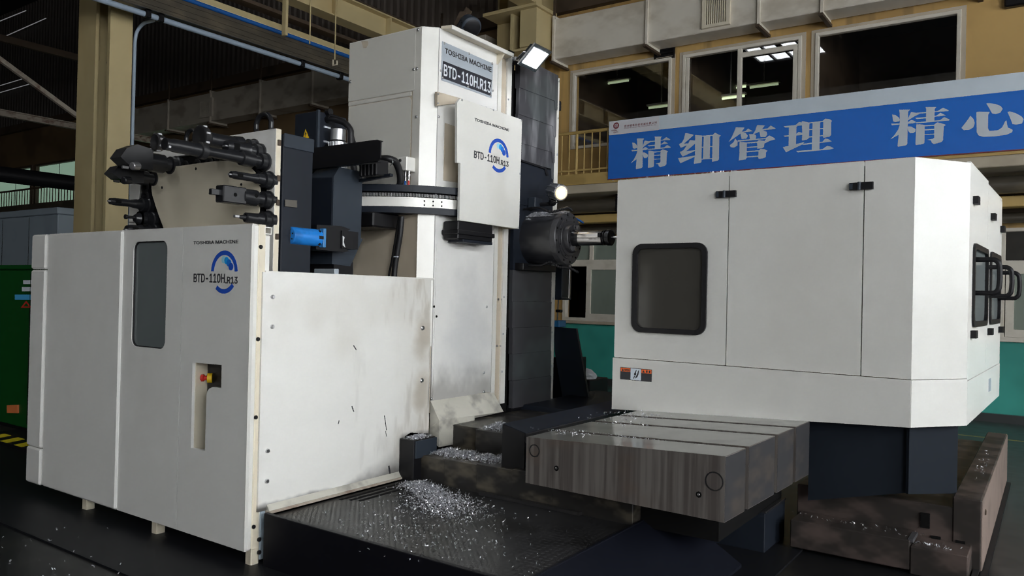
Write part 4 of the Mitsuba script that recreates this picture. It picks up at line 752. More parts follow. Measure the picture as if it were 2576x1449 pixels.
# white cover plate of the head with the badge
HX = -3.60
h = thing('head_cover', 'white cover plate with blue round badge hung in front of the column', 'cover plate')
put(h, 'plate', fx([(4.480, 2.130), (5.258, 2.130), (5.268, 3.025), (4.462, 3.024), (4.423, 2.985), (4.437, 2.548), (4.476, 2.549)], HX, .02), 'white')
put(h, 'return_edge', bx(-3.75, HX - .02, 5.245 - .012, 5.245, 2.13, 3.0), 'cream')
put(h, 'bracket', fx([(4.353, 2.963), (4.551, 3.021), (4.608, 3.029), (4.636, 3.077), (4.347, 3.064)], -3.728, .022), 'tan', label='tan fixing bracket')
bolts(h, [(-3.728, 4.357, 3.050), (-3.728, 4.360, 2.981)], X_, 'steel', .008, .006)
bolts(h, [(-3.600, 4.478, 3.014), (-3.600, 4.869, 3.022), (-3.600, 5.257, 3.017), (-3.600, 5.251, 2.580), (-3.600, 5.243, 2.142)], X_, 'steel', .008, .006)
R = (2.813 - 2.548) / 2
O = (HX, 4.953, (2.813 + 2.548) / 2)
logo(h, O, Y_, Z_, R, (4.636 - O[1], 5.083 - 4.636), (2.894 - O[2], .160 * R))
put(h, 'inset', fx([(4.467, 2.861), (4.618, 2.856), (4.633, 2.438), (4.464, 2.431)][::-1], -3.747, .004), 'tan')
c = thing('drive_box', 'black ribbed drive box below the white head cover', 'drive box')
put(c, 'body', bx(-3.742, -3.60, 4.469, 4.898, 1.993, 2.128, .008), 'black')
put(c, 'rib', bx(-3.742, -3.585, 4.451, 4.908, 2.029, 2.062, .004), 'black')
put(c, 'rib', bx(-3.742, -3.60, 4.530, 4.898, 1.975, 1.996, .003), 'navy')

# ---------------------------------------------------------------- lamps
f = thing('floodlight', 'lit white square floodlight on top of the way cover', 'floodlight')
fc = np.array([-3.503, 5.295, 3.521]); fn = np.array([.665, 0, -.747]); fu = np.array([.747, 0, .665])
def fl(y, u, w): return fc + Y_ * y + fu * u + fn * w
put(f, 'housing', hull([fl(a * .125, b * .105, .0) for a in (-1, 1) for b in (-1, 1)] + [fl(a * .085, b * .07, -.065) for a in (-1, 1) for b in (-1, 1)]), 'slate')
m = gen([(-.128, -.108), (.128, -.108), (.128, .108), (-.128, .108)], fc, -Y_, fu, .014, [rect(-.104, .104, -.080, .080)])
put(f, 'bezel', m, 'alu')
k = put(f, 'lens', gen(rect(-.102, .102, -.078, .078), fc + fn * .004, -Y_, fu, .003), 'lens', label='glowing lens')
scene[k]['emitter'] = emit(LED, (.92, .97, 1.08))
put(f, 'bracket', cat([beam(fl(-.13, 0, -.03), (-3.74, 5.36, 3.56), .02, .006), beam(fl(.13, 0, -.03), (-3.74, 5.42, 3.56), .02, .006), bx(-3.80, -3.72, 5.33, 5.46, 3.545, 3.58)]), 'alu')
l = thing('work_lamp', 'lit orange halogen work lamp above the spindle head', 'work lamp')
lc = np.array((-3.429, 5.620, 2.459)); ld = np.array([.80, -.42, -.22]); ld /= np.linalg.norm(ld)
put(l, 'body', lathe([(0, .050), (.006, .056), (.15, .064), (.155, .064)], lc - ld * .16, ld, 24), 'alu', 35)
_, la, lb = frame(ld)
for k in range(10):
    t = math.radians(k * 36)
    o = la * math.cos(t) + lb * math.sin(t)
    put(l, 'fin', beam(lc - ld * .15 + o * .062, lc - ld * .012 + o * .067, .006, .012, o), 'alu')
put(l, 'rim', lathe([(0, .066), (.010, .069), (.014, .066), (.014, .060)], lc - ld * .008, ld, 28), 'alu', 35)
k = put(l, 'lens', lathe([(0, .056), (.002, .056)], lc + ld * .0065, ld, 28), 'lens', label='glowing amber lens')
scene[k]['emitter'] = emit(HALOGEN * .30, (1.25, .62, .17))
k = put(l, 'bulb', lathe([(0, .034), (.003, .034), (.008, .024), (.011, .010)], lc + ld * .008 - Z_ * .004, ld, 20), 'lens', label='white hot bulb')
scene[k]['emitter'] = emit(HALOGEN * 2.5, (1.15, .95, .62))
put(l, 'bail', tube([lc - ld * .05 + la * .07, lc - ld * .03 + la * .10 + lb * .03, lc + la * .085 + lb * .07, lc + la * .02 + lb * .085, lc - ld * .05 + lb * .068], .005, 6), 'black')
put(l, 'arm', tube([lc - ld * .12, lc - ld * .13 - Z_ * .07, lc - ld * .15 - Z_ * .11, (-3.70, 5.66, 2.375)], .018, 10), 'black', 40)
put(l, 'joint', trimesh.creation.icosphere(2, .034).apply_translation(lc - ld * .14 - Z_ * .10), 'black', True)
put(l, 'mount', bx(-3.735, -3.66, 5.58, 5.70, 2.33, 2.43, .006), 'slate')
h = thing('warning_horn', 'dark round lamp on a folded bracket on top of the white column', 'lamp')
hc = np.array((-3.820, 4.820, 3.705))
hd = np.array([.74, -.30, -.60]); hd /= np.linalg.norm(hd)
put(h, 'drum', lathe([(0, .055), (.02, .075), (.10, .085), (.105, .085), (.12, .07), (.126, .03)], hc - hd * .06, hd, 28), 'slate', 40)
put(h, 'front', lathe([(0, .07), (.008, .055), (.012, .02)], hc + hd * .062, hd, 24), 'black', 40)
put(h, 'bracket', cat([beam((-3.92, 4.70, TOP), hc - hd * .08 + Z_ * .075 - Y_ * .02, .08, .006, (0, 1, 0)), beam(hc - hd * .08 + Z_ * .075 - Y_ * .02, hc + Z_ * .075, .08, .006, (0, 1, 0))]), 'brown_wall')
put(h, 'cable', tube([(-3.80, 4.60, TOP + .02), hc - hd * .02 - Y_ * .09, hc + hd * .02 - Z_ * .03 - Y_ * .07], .009, 8), 'black')
put(h, 'foot', bx(-3.95, -3.78, 4.62, 4.86, TOP, TOP + .012), 'cream')

# ---------------------------------------------------------------- tool magazine
MY = 3.10
m = thing('tool_magazine', 'white tool magazine plate with dark chain loop behind the guard', 'tool magazine')
RX = -3.951
put(m, 'plate', gen(rect(-5.60, RX, 1.55, 2.585), (0, MY + .040, 0), X_, Z_, .040, [rrect(-5.47, RX - .075, 1.62, 2.50, .26, 10)]), 'guard')
put(m, 'side_edge', bx(RX - .03, RX + .002, MY + .001, MY + .042, 1.55, 2.586, .003), 'cream')
put(m, 'backing', bx(-5.50, RX - .05, MY + .045, MY + .06, 1.56, 2.52), 'hole')
put(m, 'chain_bed', gen(rrect(-5.47, RX - .078, 1.62, 2.50, .26, 10), (0, MY + .046, 0), X_, Z_, .02), 'hole')
cov = [(-4.051, 2.004), (-4.033, 2.136), (-4.040, 2.225), (-4.078, 2.306), (-4.139, 2.355), (-4.236, 2.390), (-4.343, 2.408), (-4.444, 2.419), (-4.638, 2.421), (-4.892, 2.419), (-5.020, 2.423), (-5.098, 2.418), (-5.170, 2.398), (-5.214, 2.370), (-5.242, 2.330), (-5.245, 2.288), (-5.233, 2.240), (-5.206, 2.194), (-5.147, 2.096), (-5.084, 2.006), (-5.010, 1.886), (-4.041, 1.869)]
put(m, 'centre_cover', gen(cov, (0, 3.064, 0), X_, Z_, .005), 'cream', label='pear shaped pale centre cover')
bolts(m, [(-5.011, 3.000, 2.270), (-4.624, 3.000, 2.371), (-4.143, 3.000, 2.238)], -Y_, 'black', .009, .004)
for z in (2.50, 2.28, 2.13, 1.92):
    put(m, 'latch', bx(RX - .01, RX + .012, MY + .012, MY + .035, z - .018, z + .018, .003), 'brown_wall')
def eye(px, z, r, t):
    put(m, 'lifting_eye', tube([(px + r * math.cos(a), MY + .03, z + r * .5 + r * math.sin(a)) for a in np.radians(np.linspace(-50, 230, 15))], t, 10), 'tool', 40)
eye(-4.111, 2.585, .075, .016)
eye(-4.888, 2.585, .060, .015)
d = thing('magazine_drive', 'dark slate drive housing on the right edge of the tool magazine', 'drive housing')
put(d, 'housing', bx(RX - .60, RX - .002, MY + .062, MY + .30, 1.45, 2.565, .006), 'navy')
put(d, 'side', bx(RX - .003, RX + .006, MY + .062, MY + .30, 2.481, 2.568, .003), 'slate')
put(d, 'rating_plate', fx([(3.174, 2.154), (3.267, 2.159), (3.269, 2.114), (3.176, 2.112)][::-1], RX + .010, .004), 'pipe_dark')
# tools: every one points at the viewer's side, its axis along Y
def pot(k, x, z, y0, r=.058):
    put(k, 'holder', lathe([(0, r), (.03, r), (.036, r * .86), (.07, r * .86), (.075, r * .62), (.12, r * .55)], (x, MY + .02 - y0, z), -Y_, 24), 'tool', 35)
TOOLS = [
 # label, base, tip, radius of the bar, kind
 ('small boring bar with angled tip, upper one beside the right plate edge', (-4.000, 3.090, 2.266), 2.821, .024, 'bar'),
 ('thick square ended boring bar with a tongue at its tip', (-4.003, 3.090, 2.145), 2.721, .050, 'tongue'),
 ('slim pointed drill lowest at the right of the magazine', (-3.998, 3.090, 2.022), 2.855, .018, 'drill'),
 ('long shiny stepped boring bar reaching left across the magazine', (-4.043, 3.090, 2.383), 2.427, .040, 'long'),
 ('wide toothed face mill topmost in the magazine', (-4.160, 3.090, 2.481), 2.716, .046, 'mill'),
 ('stub boring tool beside the topmost face mill', (-4.096, 3.090, 2.446), 2.850, .042, 'stub'),
 ('toothed cutter behind the long shiny bar', (-4.472, 3.090, 2.467), 2.626, .034, 'mill'),
 ('huge black angled milling head crossing the yellow column', (-5.012, 3.090, 2.430), 2.692, .064, 'head'),
 ('black angled milling head farthest left in the magazine', (-5.213, 3.090, 2.349), 2.753, .052, 'head'),
 ('plain round bar pointing left below the milling heads', (-5.357, 3.090, 2.176), 2.825, .026, 'bar'),
 ('short thick black chuck with thin pin at the left', (-5.291, 3.090, 2.068), 2.909, .052, 'chuck'),
 ('dark tool end just above the guard edge at the left', (-5.262, 3.090, 1.982), 2.895, .036, 'bar')]
for lab, b0, tipy, r, kind in TOOLS:
    x, _, z = b0; y0 = .10; L = (MY - y0) - tipy
    t = thing('cutting_tool', lab, 'cutting tool', 'tools in the magazine')
    pot(t, x, z, .0, max(.058, r * 1.1))
    o = np.array([x, MY - y0, z])
    if kind in ('bar', 'stub'):
        put(t, 'shank', lathe([(0, r * 1.25), (.03, r), (L - .03, r), (L, r * .8)], o, -Y_, 20), 'tool', 35)
        put(t, 'insert', bx(x - r * .3, x + r * .5, tipy - .016, tipy + .02, z - .006, z + .004, .002), 'insert')
        put(t, 'pocket', bx(x - r * .2, x + r * 1.01, tipy + .03, tipy + .07, z - r * .4, z + r * .5), 'hole')
    elif kind == 'tongue':
        put(t, 'shank', lathe([(0, r), (L - .18, r), (L - .175, r)], o, -Y_, 24), 'tool', 35)
        put(t, 'head', bx(x - r * .8, x + r * .8, tipy + .03, tipy + .19, z - r, z + r, .006), 'tool')
        put(t, 'tongue', bx(x - .014, x + .014, tipy - .03, tipy + .04, z - .012, z + .022, .002), 'tool')
        put(t, 'pin_hole', bolt((x + r * .8, tipy + .11, z), X_, .012, .002), 'hole')
        put(t, 'coolant_hole', bolt((x + r * .97, tipy + .25, z + .01), X_, .013, .003), 'hole')
    elif kind == 'drill':
        put(t, 'shank', lathe([(0, .032), (.07, .030), (.075, .022), (L - .08, .018), (L, .004)], o, -Y_, 16), 'tool', 35)
        put(t, 'insert', bx(x - .003, x + .02, tipy - .01, tipy + .02, z - .008, z + .008, .002), 'insert')
    elif kind == 'long':
        L1 = (MY - y0) - 2.666
        put(t, 'shank', lathe([(0, .048), (.08, .046), (.085, .034), (L1 - .02, .028), (L1, .040)], o, -Y_, 20), 'tool', 35)
        put(t, 'collar', lathe([(0, .050), (.035, .050), (.04, .042)], o - Y_ * (L1 - .01), -Y_, 20), 'dark_steel', 35)
        put(t, 'head', lathe([(0, .040), (L - L1 - .05, .038), (L - L1 - .04, .034), (L - L1, .034)], o - Y_ * L1, -Y_, 24), 'tool', 35, label='polished front bar')
        put(t, 'insert', bx(x + .01, x + .036, tipy + .005, tipy + .02, z - .025, z - .010, .002), 'insert')
    elif kind == 'mill':
        put(t, 'shank', lathe([(0, r * 1.2), (.05, r * 1.1), (.055, r), (L - .06, r * .95), (L - .05, r * 1.2)], o, -Y_, 24), 'tool', 35)
        put(t, 'cutter', lathe([(0, r * 1.1), (.02, r * 1.5), (.055, r * 1.62), (.06, r * 1.3), (.05, .01)], o - Y_ * (L - .055), -Y_, 24), 'dark_steel', 35)
        for q in range(8):
            a = q * math.pi / 4 + .3; c_ = o + np.array([math.cos(a) * r * 1.55, -(L - .015), math.sin(a) * r * 1.55])
            put(t, 'insert', bx(c_[0] - .007, c_[0] + .007, c_[1] - .016, c_[1] + .010, c_[2] - .007, c_[2] + .007, .002), 'insert')
    elif kind == 'head':
        put(t, 'shank', lathe([(0, r), (L - .20, r), (L - .19, r)], o, -Y_, 24), 'tool', 35)
        h = put(t, 'head', hull([(x + dx * r * 1.3, tipy + yy, z + dz) for dx in (-.8, .8) for yy, dz in ((.20, r * 1.2), (.20, -r * .9), (.09, r * 1.45), (.02, r * .9), (-.02, -r * .1), (.03, -r * .7), (.12, -r * 1.0))]), 'tool')
        put(h, 'cartridge', lathe([(0, .026), (.05, .026), (.055, .020)], (x + r * 1.0, tipy + .10, z - r * .75), (.25, -.9, -.15), 16), 'insert' if r > .06 else 'tool', 35)
        put(h, 'insert', bx(x + r * .9, x + r * 1.25, tipy - .01, tipy + .03, z - r * 1.25, z - r * .95, .003), 'insert' if r > .06 else 'dark_steel')
    else:
        put(t, 'shank', lathe([(0, r), (L - .10, r), (L - .09, r * .8), (L - .06, r * .5)], o, -Y_, 24), 'tool', 35)
        put(t, 'pin', lathe([(0, .010), (.05, .010), (.055, .016), (.07, .016)], (x, tipy + .06, z + .005), -Y_, 12), 'tool', 35)
        put(t, 'pin', cyl((x, tipy + .06, z - .03), (x, tipy + .015, z - .03), .004, 8), 'steel')
# empty pots of the chain round the loop
ch = thing('magazine_chain', 'black chain of round tool pots in the magazine loop', 'chain')
lx0, lx1, lz0, lz1 = -5.37, RX - .175, 1.72, 2.41
pts = []
n = 10
for k in range(n): pts.append((lx1, lz0 + (lz1 - lz0) * (k + .5) / n))
for k in range(9): pts.append((lx0 + (lx1 - lx0) * (k + .5) / 9, lz1 + .0))
for k in range(n): pts.append((lx0, lz0 + (lz1 - lz0) * (k + .5) / n))
for a, bq in pts:
    put(ch, 'pot', lathe([(0, .050), (.05, .050), (.055, .042), (.055, .025), (.01, .022)], (a, MY + .035, bq), -Y_, 16), 'black', 35)

# ---------------------------------------------------------------- tool changer on its curved rail
r = thing('changer_rail', 'white curved rail with black chain bent round the machine column', 'curved rail')
RC = (-4.50, 4.90)
def arc(r0, r1, z0, z1, t0=-112, t1=-22, n=60):
    return gen(sector(RC[0], RC[1], r0, r1, t0, t1, n), (0, 0, z0), X_, Y_, z1 - z0)
put(r, 'band', arc(.80, .930, 2.215, 2.285), 'white', 30)
put(r, 'top_flange', arc(.78, .950, 2.322, 2.372), 'navy', 30)
put(r, 'bottom_flange', arc(.78, .945, 2.168, 2.214), 'navy', 30)
put(r, 'chain_track', arc(.80, .905, 2.285, 2.322), 'hole', 30)
links = []
for k in range(130):
    t = math.radians(-112 + 90 * k / 129); c_ = np.array([RC[0] + .922 * math.cos(t), RC[1] + .922 * math.sin(t), 2.302])
    links.append(cyl(c_ - Z_ * .012, c_ + Z_ * .012, .0036, 6))
put(r, 'chain', cat(links), 'alu', kind='stuff', label='drive chain in the rail groove')
for px, py in ((931,500), (929,514), (926,514), (917,514), (1125,509), (1142,503), (1142,519), (1125,523), (1130,524), (1137,525), (1142,526)):
    pass
for t in (-84, -80, -40, -36, -32):
    for z in (2.262, 2.232):
        tt = math.radians(t); put(r, 'hole', bolt((RC[0] + .930 * math.cos(tt), RC[1] + .930 * math.sin(tt), z), (math.cos(tt), math.sin(tt), 0), .006, .0015), 'hole')
put(r, 'bracket', bx(-4.40, -4.02, 4.02, 4.296, 2.06, 2.168, .01), 'black')
# changer carriage
BY = 3.70
t = thing('tool_changer', 'slate blue tool changer carriage with tapered foot and gripper', 'tool changer')
fx0, fx1 = -4.338, -4.089
zt, zb = 2.363, 1.777
yb = BY + .27
put(t, 'body', hull([(fx0, BY, 2.388), (fx1, BY, 2.377), (fx0, BY + .06, zt + .09), (fx1, BY + .05, zt + .09), (fx0, yb, zt + .09), (fx1, yb, zt + .085), (fx0, BY, 1.95), (fx1, BY, 1.95), (fx0, yb, 1.95), (fx1, yb, 1.95)]), 'slate')
put(t, 'front', gen([(-4.335, 2.382), (-4.098, 2.372), (-4.097, 1.897), (-4.322, 1.923)][::-1], (0, BY - .001, 0), X_, Z_, .004), 'navy')
put(t, 'foot', fx([(BY, zb), (BY, 1.97), (yb + .02, 1.97), (yb + .02, zb + .20), (yb - .10, zb - .01)], fx1 + .004, .25), 'slate')
put(t, 'lower_box', bx(fx0 - .1, fx0 + .25, BY + .02, BY + .2, 1.62, 1.80), 'black')
gx = -3.99
put(t, 'gripper', gen([(BY - .26, 1.86), (BY - .02, 1.855), (BY + .03, 1.865), (BY - .01, 1.885), (BY - .045, 1.92), (BY - .045, 1.955), (BY - .015, 1.985), (BY + .035, 2.015), (BY - .05, 2.03), (BY - .26, 2.02)], (gx - .09, 0, 0), Y_, Z_, .13), 'black', label='black gripper claw')
put(t, 'claw_pad', gen([(BY - .044, 1.90), (BY - .020, 1.885), (BY - .036, 1.925), (BY - .030, 1.955), (BY - .046, 1.965)], (gx - .08, 0, 0), Y_, Z_, .135), 'bright')
put(t, 'mount', bx(gx - .10, gx + .05, BY - .05, BY + .10, 1.88, 2.0), 'black')
cy_ = thing('hydraulic_cylinder', 'bright blue cylinder lying in front of the tool changer', 'cylinder')
c0 = np.array((-3.970, 3.231, 1.936)); c1 = c0 + Y_ * .235
put(cy_, 'barrel', lathe([(0, .052), (.004, .057), (.235, .057)], c0, Y_, 32), 'motor_blue', 40)
put(cy_, 'end_cap', lathe([(0, .018), (.003, .022)], c0 - Y_ * .004, Y_, 20), 'brown_wall')
for k in range(7):
    a = k * 2 * math.pi / 7 + .3
    put(cy_, 'screw', bolt(c0 + np.array([.040 * math.cos(a), -.0, .040 * math.sin(a)]), -Y_, .005, .002), 'hole')
put(cy_, 'flange', bx(c0[0] - .06, c0[0] + .06, c0[1] + .235, c0[1] + .258, c0[2] - .062, c0[2] + .062, .004), 'bracket_blue')
put(cy_, 'rod_plate', bx(c0[0] + .02, c0[0] + .058, c0[1] + .20, c0[1] + .27, c0[2] - .010, c0[2] + .012, .002), 'black')
for q in (-.040, .040): put(cy_, 'screw', bolt((c0[0] + .035, c0[1] + .222, c0[2] + q), (.5, -.8, 0), .010, .012), 'black')
b = thing('channel_beam', 'long black channel beam above the tool changer', 'beam')
bz0, bz1 = 2.449, 2.590
bx0, bx1 = -4.62, -3.630
put(b, 'web', gen([(bx0, bz0 - .01), (bx1 - .02, bz0), (bx1, bz0 + .02), (bx1, bz1 - .015), (bx1 - .03, bz1), (bx0, bz1)], (0, 3.69, 0), X_, Z_, .010), 'black')
put(b, 'flange', bx(bx0, bx1 - .03, 3.69, 3.735, bz1 - .006, bz1, .002), 'black'); put(b, 'flange', bx(bx0, bx1 - .03, 3.69, 3.73, bz0 - .004, bz0 + .004), 'black')
c = thing('cable_chain', 'black ribbed cable chain hanging below the channel beam', 'cable chain')
q0, q1 = -4.016, -3.838
for k in range(5): put(c, 'link', bx(q0 + k * (q1 - q0) / 5 + .003, q0 + (k + 1) * (q1 - q0) / 5 - .003, 3.86, 3.98, 2.395, 2.507, .006), 'black')
put(c, 'support', beam((-4.093, 3.950, 2.382), (-3.784, 3.950, 2.404), .03, .02), 'navy')
e = thing('electric_box', 'dark electric box with yellow lightning sign behind the magazine', 'electric box')
ex0, ex1, ez0, ez1 = -4.814, -4.565, 2.50, 2.941
put(e, 'body', bx(ex0, ex1, 3.95, 4.25, ez0, ez1, .006), 'navy')
put(e, 'cover_edge', bx(ex1, ex1 + .02, 3.945, 3.965, ez0, ez1 + .005), 'slate')
sg = put(e, 'warning_sign', gen([(-4.711, 2.746), (-4.643, 2.742), (-4.686, 2.813)], (0, 3.949, 0), X_, Z_, .002), 'warn_yellow', label='yellow triangle with black lightning bolt')
put(sg, 'symbol', gen([(-4.684, 2.754), (-4.678, 2.773), (-4.691, 2.773), (-4.679, 2.796), (-4.682, 2.780), (-4.671, 2.780)], (0, 3.9465, 0), X_, Z_, .0015), 'print_black')
for z in (2.83, 2.72): put(e, 'latch', bx(ex1, ex1 + .012, 4.02, 4.08, z - .006, z + .008), 'label_white')
mt = thing('servo_motor', 'silver finned motor behind the channel beam', 'motor')
mx, mz = -4.469, 2.815
put(mt, 'cap', lathe([(0, .055), (.002, .058), (.085, .058), (.09, .048)], (mx, 4.08, mz - .09), Z_, 28), 'alu', 35)
put(mt, 'body', lathe([(0, .060), (.30, .060)], (mx, 4.08, mz - .40), Z_, 28), 'alu', 35)
for k in range(18):
    a = k * 2 * math.pi / 18; o = np.array([math.cos(a), math.sin(a), 0])
    put(mt, 'fin', beam(np.array([mx, 4.08, mz - .40]) + o * .064, np.array([mx, 4.08, mz - .105]) + o * .064, .008, .016, o), 'alu')
put(mt, 'plug', cyl((mx - .11, 4.05, mz - .14), (mx - .05, 4.05, mz - .12), .022, 12), 'black', 40)
put(mt, 'base', bx(mx - .09, mx + .09, 3.98, 4.18, 2.42, mz - .40), 'brown_wall')
h = thing('cable_hose', 'thick black corrugated hose arching from the electric box', 'hose')
put(h, 'hose', tube([(-4.652, 4.050, 2.892), (-4.488, 4.050, 2.883), (-4.399, 4.080, 2.853), (-4.358, 4.100, 2.783), (-4.355, 4.100, 2.688), (mx + .17, 4.10, 2.45)], .024, 12), 'rubber', 40)
h = thing('cable_hose', 'thinner upper black hose from the electric box to the motor', 'hose')
put(h, 'hose', tube([(-4.654, 4.050, 2.941), (-4.555, 4.050, 2.927), (-4.478, 4.080, 2.903), (-4.425, 4.120, 2.860), (-4.402, 4.150, 2.791), (mx + .20, 4.14, 2.50)], .013, 10), 'rubber', 40)
for z in (.0, 1.0): put(h, 'gland', cyl((ex1, 4.05, 2.892 + z * .055), (ex1 + .04, 4.05, 2.892 + z * .055), .026, 12), 'black', 40)
j = thing('valve_box', 'small white valve box with fittings on the column above the curved rail', 'valve box')
vx0, vx1, vz0, vz1 = -3.959, -3.878, 2.479, 2.581
put(j, 'box', bx(vx0, vx1, 4.20, 4.297, vz0, vz1, .004), 'white')
put(j, 'knob', bolt((-3.939, 4.20, 2.554), -Y_, .012, .01), 'black')
for x in (vx1 - .045, vx1 - .012):
    put(j, 'fitting', lathe([(0, .010), (.02, .010), (.022, .014), (.04, .014), (.042, .009), (.07, .009)], (x, 4.24, vz0), -Z_, 12), 'steel', 35)
    put(j, 'hose', cyl((x, 4.24, vz0 - .07), (x, 4.24, 2.37), .008, 8), 'red' if x > vx1 - .03 else 'cable_blue', 40)
h = thing('cable_bundle', 'black cable bundle hanging on the column above and below the curved rail', 'cable bundle')
put(h, 'cable', tube([(-4.068, 4.050, 2.547), (-3.922, 4.050, 2.543), (-3.903, 4.100, 2.533), (-3.906, 4.150, 2.483), (-3.912, 4.180, 2.401), (-4.10, 4.20, 2.2)], .026, 10), 'rubber', 40)
put(h, 'cable', tube([(-3.933, 4.220, 2.146), (-3.941, 4.220, 2.029), (-3.965, 4.220, 1.899), (-3.991, 4.220, 1.723), (-3.992, 4.220, 1.519)], .021, 10), 'rubber', 40)
put(h, 'cable', tube([(-3.976, 4.240, 2.149), (-4.006, 4.240, 1.988), (-4.041, 4.240, 1.812), (-4.065, 4.240, 1.694), (-4.071, 4.240, 1.517)], .008, 8), 'rubber', 40)
put(h, 'tie', cyl((-3.980, 4.200, 1.851), (-3.940, 4.200, 1.851), .006, 8), 'label_white')
put(h, 'tie', tube([(-3.864, 4.030, 2.533), (-3.842, 4.020, 2.507), (-3.874, 4.030, 2.489)], .004, 6), 'alu')
solo('junction_plate', bx(-4.266, -4.056, 3.70, 3.74, 1.3, 1.744, .003), 'plate_grey', 'small pale grey plate showing above the white pit cover', 'plate')
solo('support_block', bx(-6.0, -3.90, 3.35, 4.25, .0, 1.25), 'black', 'black block under the tool changer behind the white pit cover', 'block')

# ---------------------------------------------------------------- covers and rails between column and table
r = thing('rail_cover', 'dark telescopic rail cover with four steel sections across the chip pit', 'rail cover')
ez = [(-3.62, -3.38, .462), (-3.39, -3.10, .470), (-3.11, -2.81, .478), (-2.82, -2.50, .486), (-2.51, -1.97, .494)]
for k, (a, b_, z) in enumerate(ez):
    put(r, 'section', bx(a, b_, 4.12 - .006 * k, 4.46, .10, z, .004), 'rail_cover')
put(r, 'lip', bx(-3.05, -2.3, 4.06, 4.10, .29, .31), 'dark_steel')
p = thing('guide_post', 'black block with swarf on top beside the pit cover', 'block')
put(p, 'block', bx(-3.735, -3.60, 4.04, 4.27, 0, .575, .004), 'black')
put(p, 'side_plate', bx(-3.602, -3.588, 4.05, 4.27, .45, .57, .002), 'slate')
s = thing('slide_cover', 'dark stepped slide cover heaped with swarf behind the column foot', 'slide cover')
put(s, 'section', bx(-3.72, -3.36, 4.55, 5.9, 0, .615, .004), 'rail_cover')
put(s, 'section', bx(-3.40, -3.12, 4.47, 5.9, 0, .622, .004), 'rail_cover')
put(s, 'section', bx(-3.13, -2.95, 4.46, 5.9, 0, .628, .004), 'rail_cover')
put(s, 'deck', bx(-3.75, -2.9, 5.55, 6.9, 0, .655, .004), 'navy')
q = thing('table_guard', 'dark sloping bellows guard beside the table', 'guard')
def prism_y(poly, y0, y1): return gen(poly, (0, y1, 0), X_, Z_, y1 - y0)
put(q, 'cover', prism_y([(-2.93, .20), (-2.93, .756), (-2.752, .716), (-2.752, .20)], 4.15, 6.9), 'navy')
put(q, 'side_strip', prism_y([(-2.754, .655), (-2.754, .714), (-2.742, .708), (-2.742, .65)], 4.145, 6.9), 'dark_steel')
put(q, 'end_plate', prism_y([(-2.93, .05), (-2.93, .752), (-2.755, .712), (-2.755, .05)], 4.140, 4.152), 'black')
q = thing('splash_plate', 'dark leaning splash plate between the column and the enclosure', 'splash plate')
put(q, 'plate', gen([(-3.956, 1.292), (-3.936, 1.056), (-3.816, 0.534), (-3.538, 0.570), (-3.705, 1.284)], (0, 6.43, 0), X_, Z_, .03), 'slate')
put(q, 'stand', bx(-3.996, -3.785, 6.45, 6.75, 0, 0.993), 'black')
c = thing('control_pendant', 'slate control box with slim steel rod right of the way cover', 'control box')
put(c, 'box', bx(-3.902, -3.810, 6.30, 6.48, 1.553, 1.887, .006), 'slate')
put(c, 'rod', cyl((-3.702, 6.250, 1.571), (-3.701, 6.250, 1.874), .012, 12), 'steel', 40)
put(c, 'rod_bracket', cyl((-3.783, 6.250, 1.573), (-3.693, 6.250, 1.571), .006, 8), 'alu')
put(c, 'stay', cyl((-3.855, 6.300, 1.298), (-3.844, 6.300, 1.553), .007, 8), 'steel', 40)
put(c, 'clamp', bx(-3.863, -3.806, 6.28, 6.32, 1.434, 1.460, .004), 'black')
put(c, 'base', bx(-3.886, -3.825, 6.29, 6.42, 1.294, 1.358, .006), 'bracket_blue')
bag = trimesh.creation.icosphere(3, .11)
v_ = np.array(bag.vertices); bag.vertices = v_ * (1 + .5 * (meshkit.fbm(v_ * 14, 3) - .5)[:, None]) * np.array([1, 1, .75])
bag.apply_translation(np.array((-4.473, 8.000, 0.659)))
solo('plastic_bag', bag, 'plastic_bag', 'small crumpled clear plastic bag behind the leaning splash plate', 'bag', None, None, 25)
solo('bag_stand', bx(-4.9, -4.35, 7.85, 8.3, 0, 0.632 , .01), 'black', 'low black stand under the plastic bag', 'stand')

# ---------------------------------------------------------------- rotary table
t = thing('machine_table', 'heavy grey steel machine table with T slots', 'machine table')
FR, FL = np.array([-1.317, 3.763]), np.array([-2.522, 3.809])
uu, vv = np.array([.99926, -.0384]), np.array([.0384, .99926])
# strips of the top, cut along the slots: v distances of the strip edges, and the top's height at the left and right
cuts = [(0.0, .272), (.320, .728), (.776, 1.065), (1.113, 1.385)]
def top_z(v, s): return (.7655 + .006 * v) * (1 - s) + (.824 + .008 * v) * s
for a, b_ in cuts:
    pts = []
    for v_ in (a, b_):
        for s, P0 in ((0, FL), (1, FR)):
            xy = P0 + vv * v_
            pts += [(xy[0], xy[1], .499), (xy[0], xy[1], top_z(v_, s))]
    put(t, 'strip', hull(pts), 'table_side')
    end = []
    for v_ in (a + .002, b_ - .002):
        xy = FR + vv * v_
        end += [(xy[0], xy[1], .502), (xy[0], xy[1], top_z(v_, 1) - .004)]
    end = np.array(end); put(t, 'end_face', hull(np.vstack([end + np.array([uu[0], uu[1], 0]) * .0015, end - np.array([uu[0], uu[1], 0]) * .004])), 'table_end')
    top = []
    for v_, s in ((a + .003, 0), (a + .003, 1), (b_ - .003, 1), (b_ - .003, 0)):
        xy = (FL if s == 0 else FR) + vv * v_ + uu * (.003 if s == 0 else -.003)
        top.append((xy[0], xy[1], top_z(v_, s)))
    top = np.array(top)
    put(t, 'top_face', hull(np.vstack([top + Z_ * .0012, top - Z_ * .004])), 'table_top')
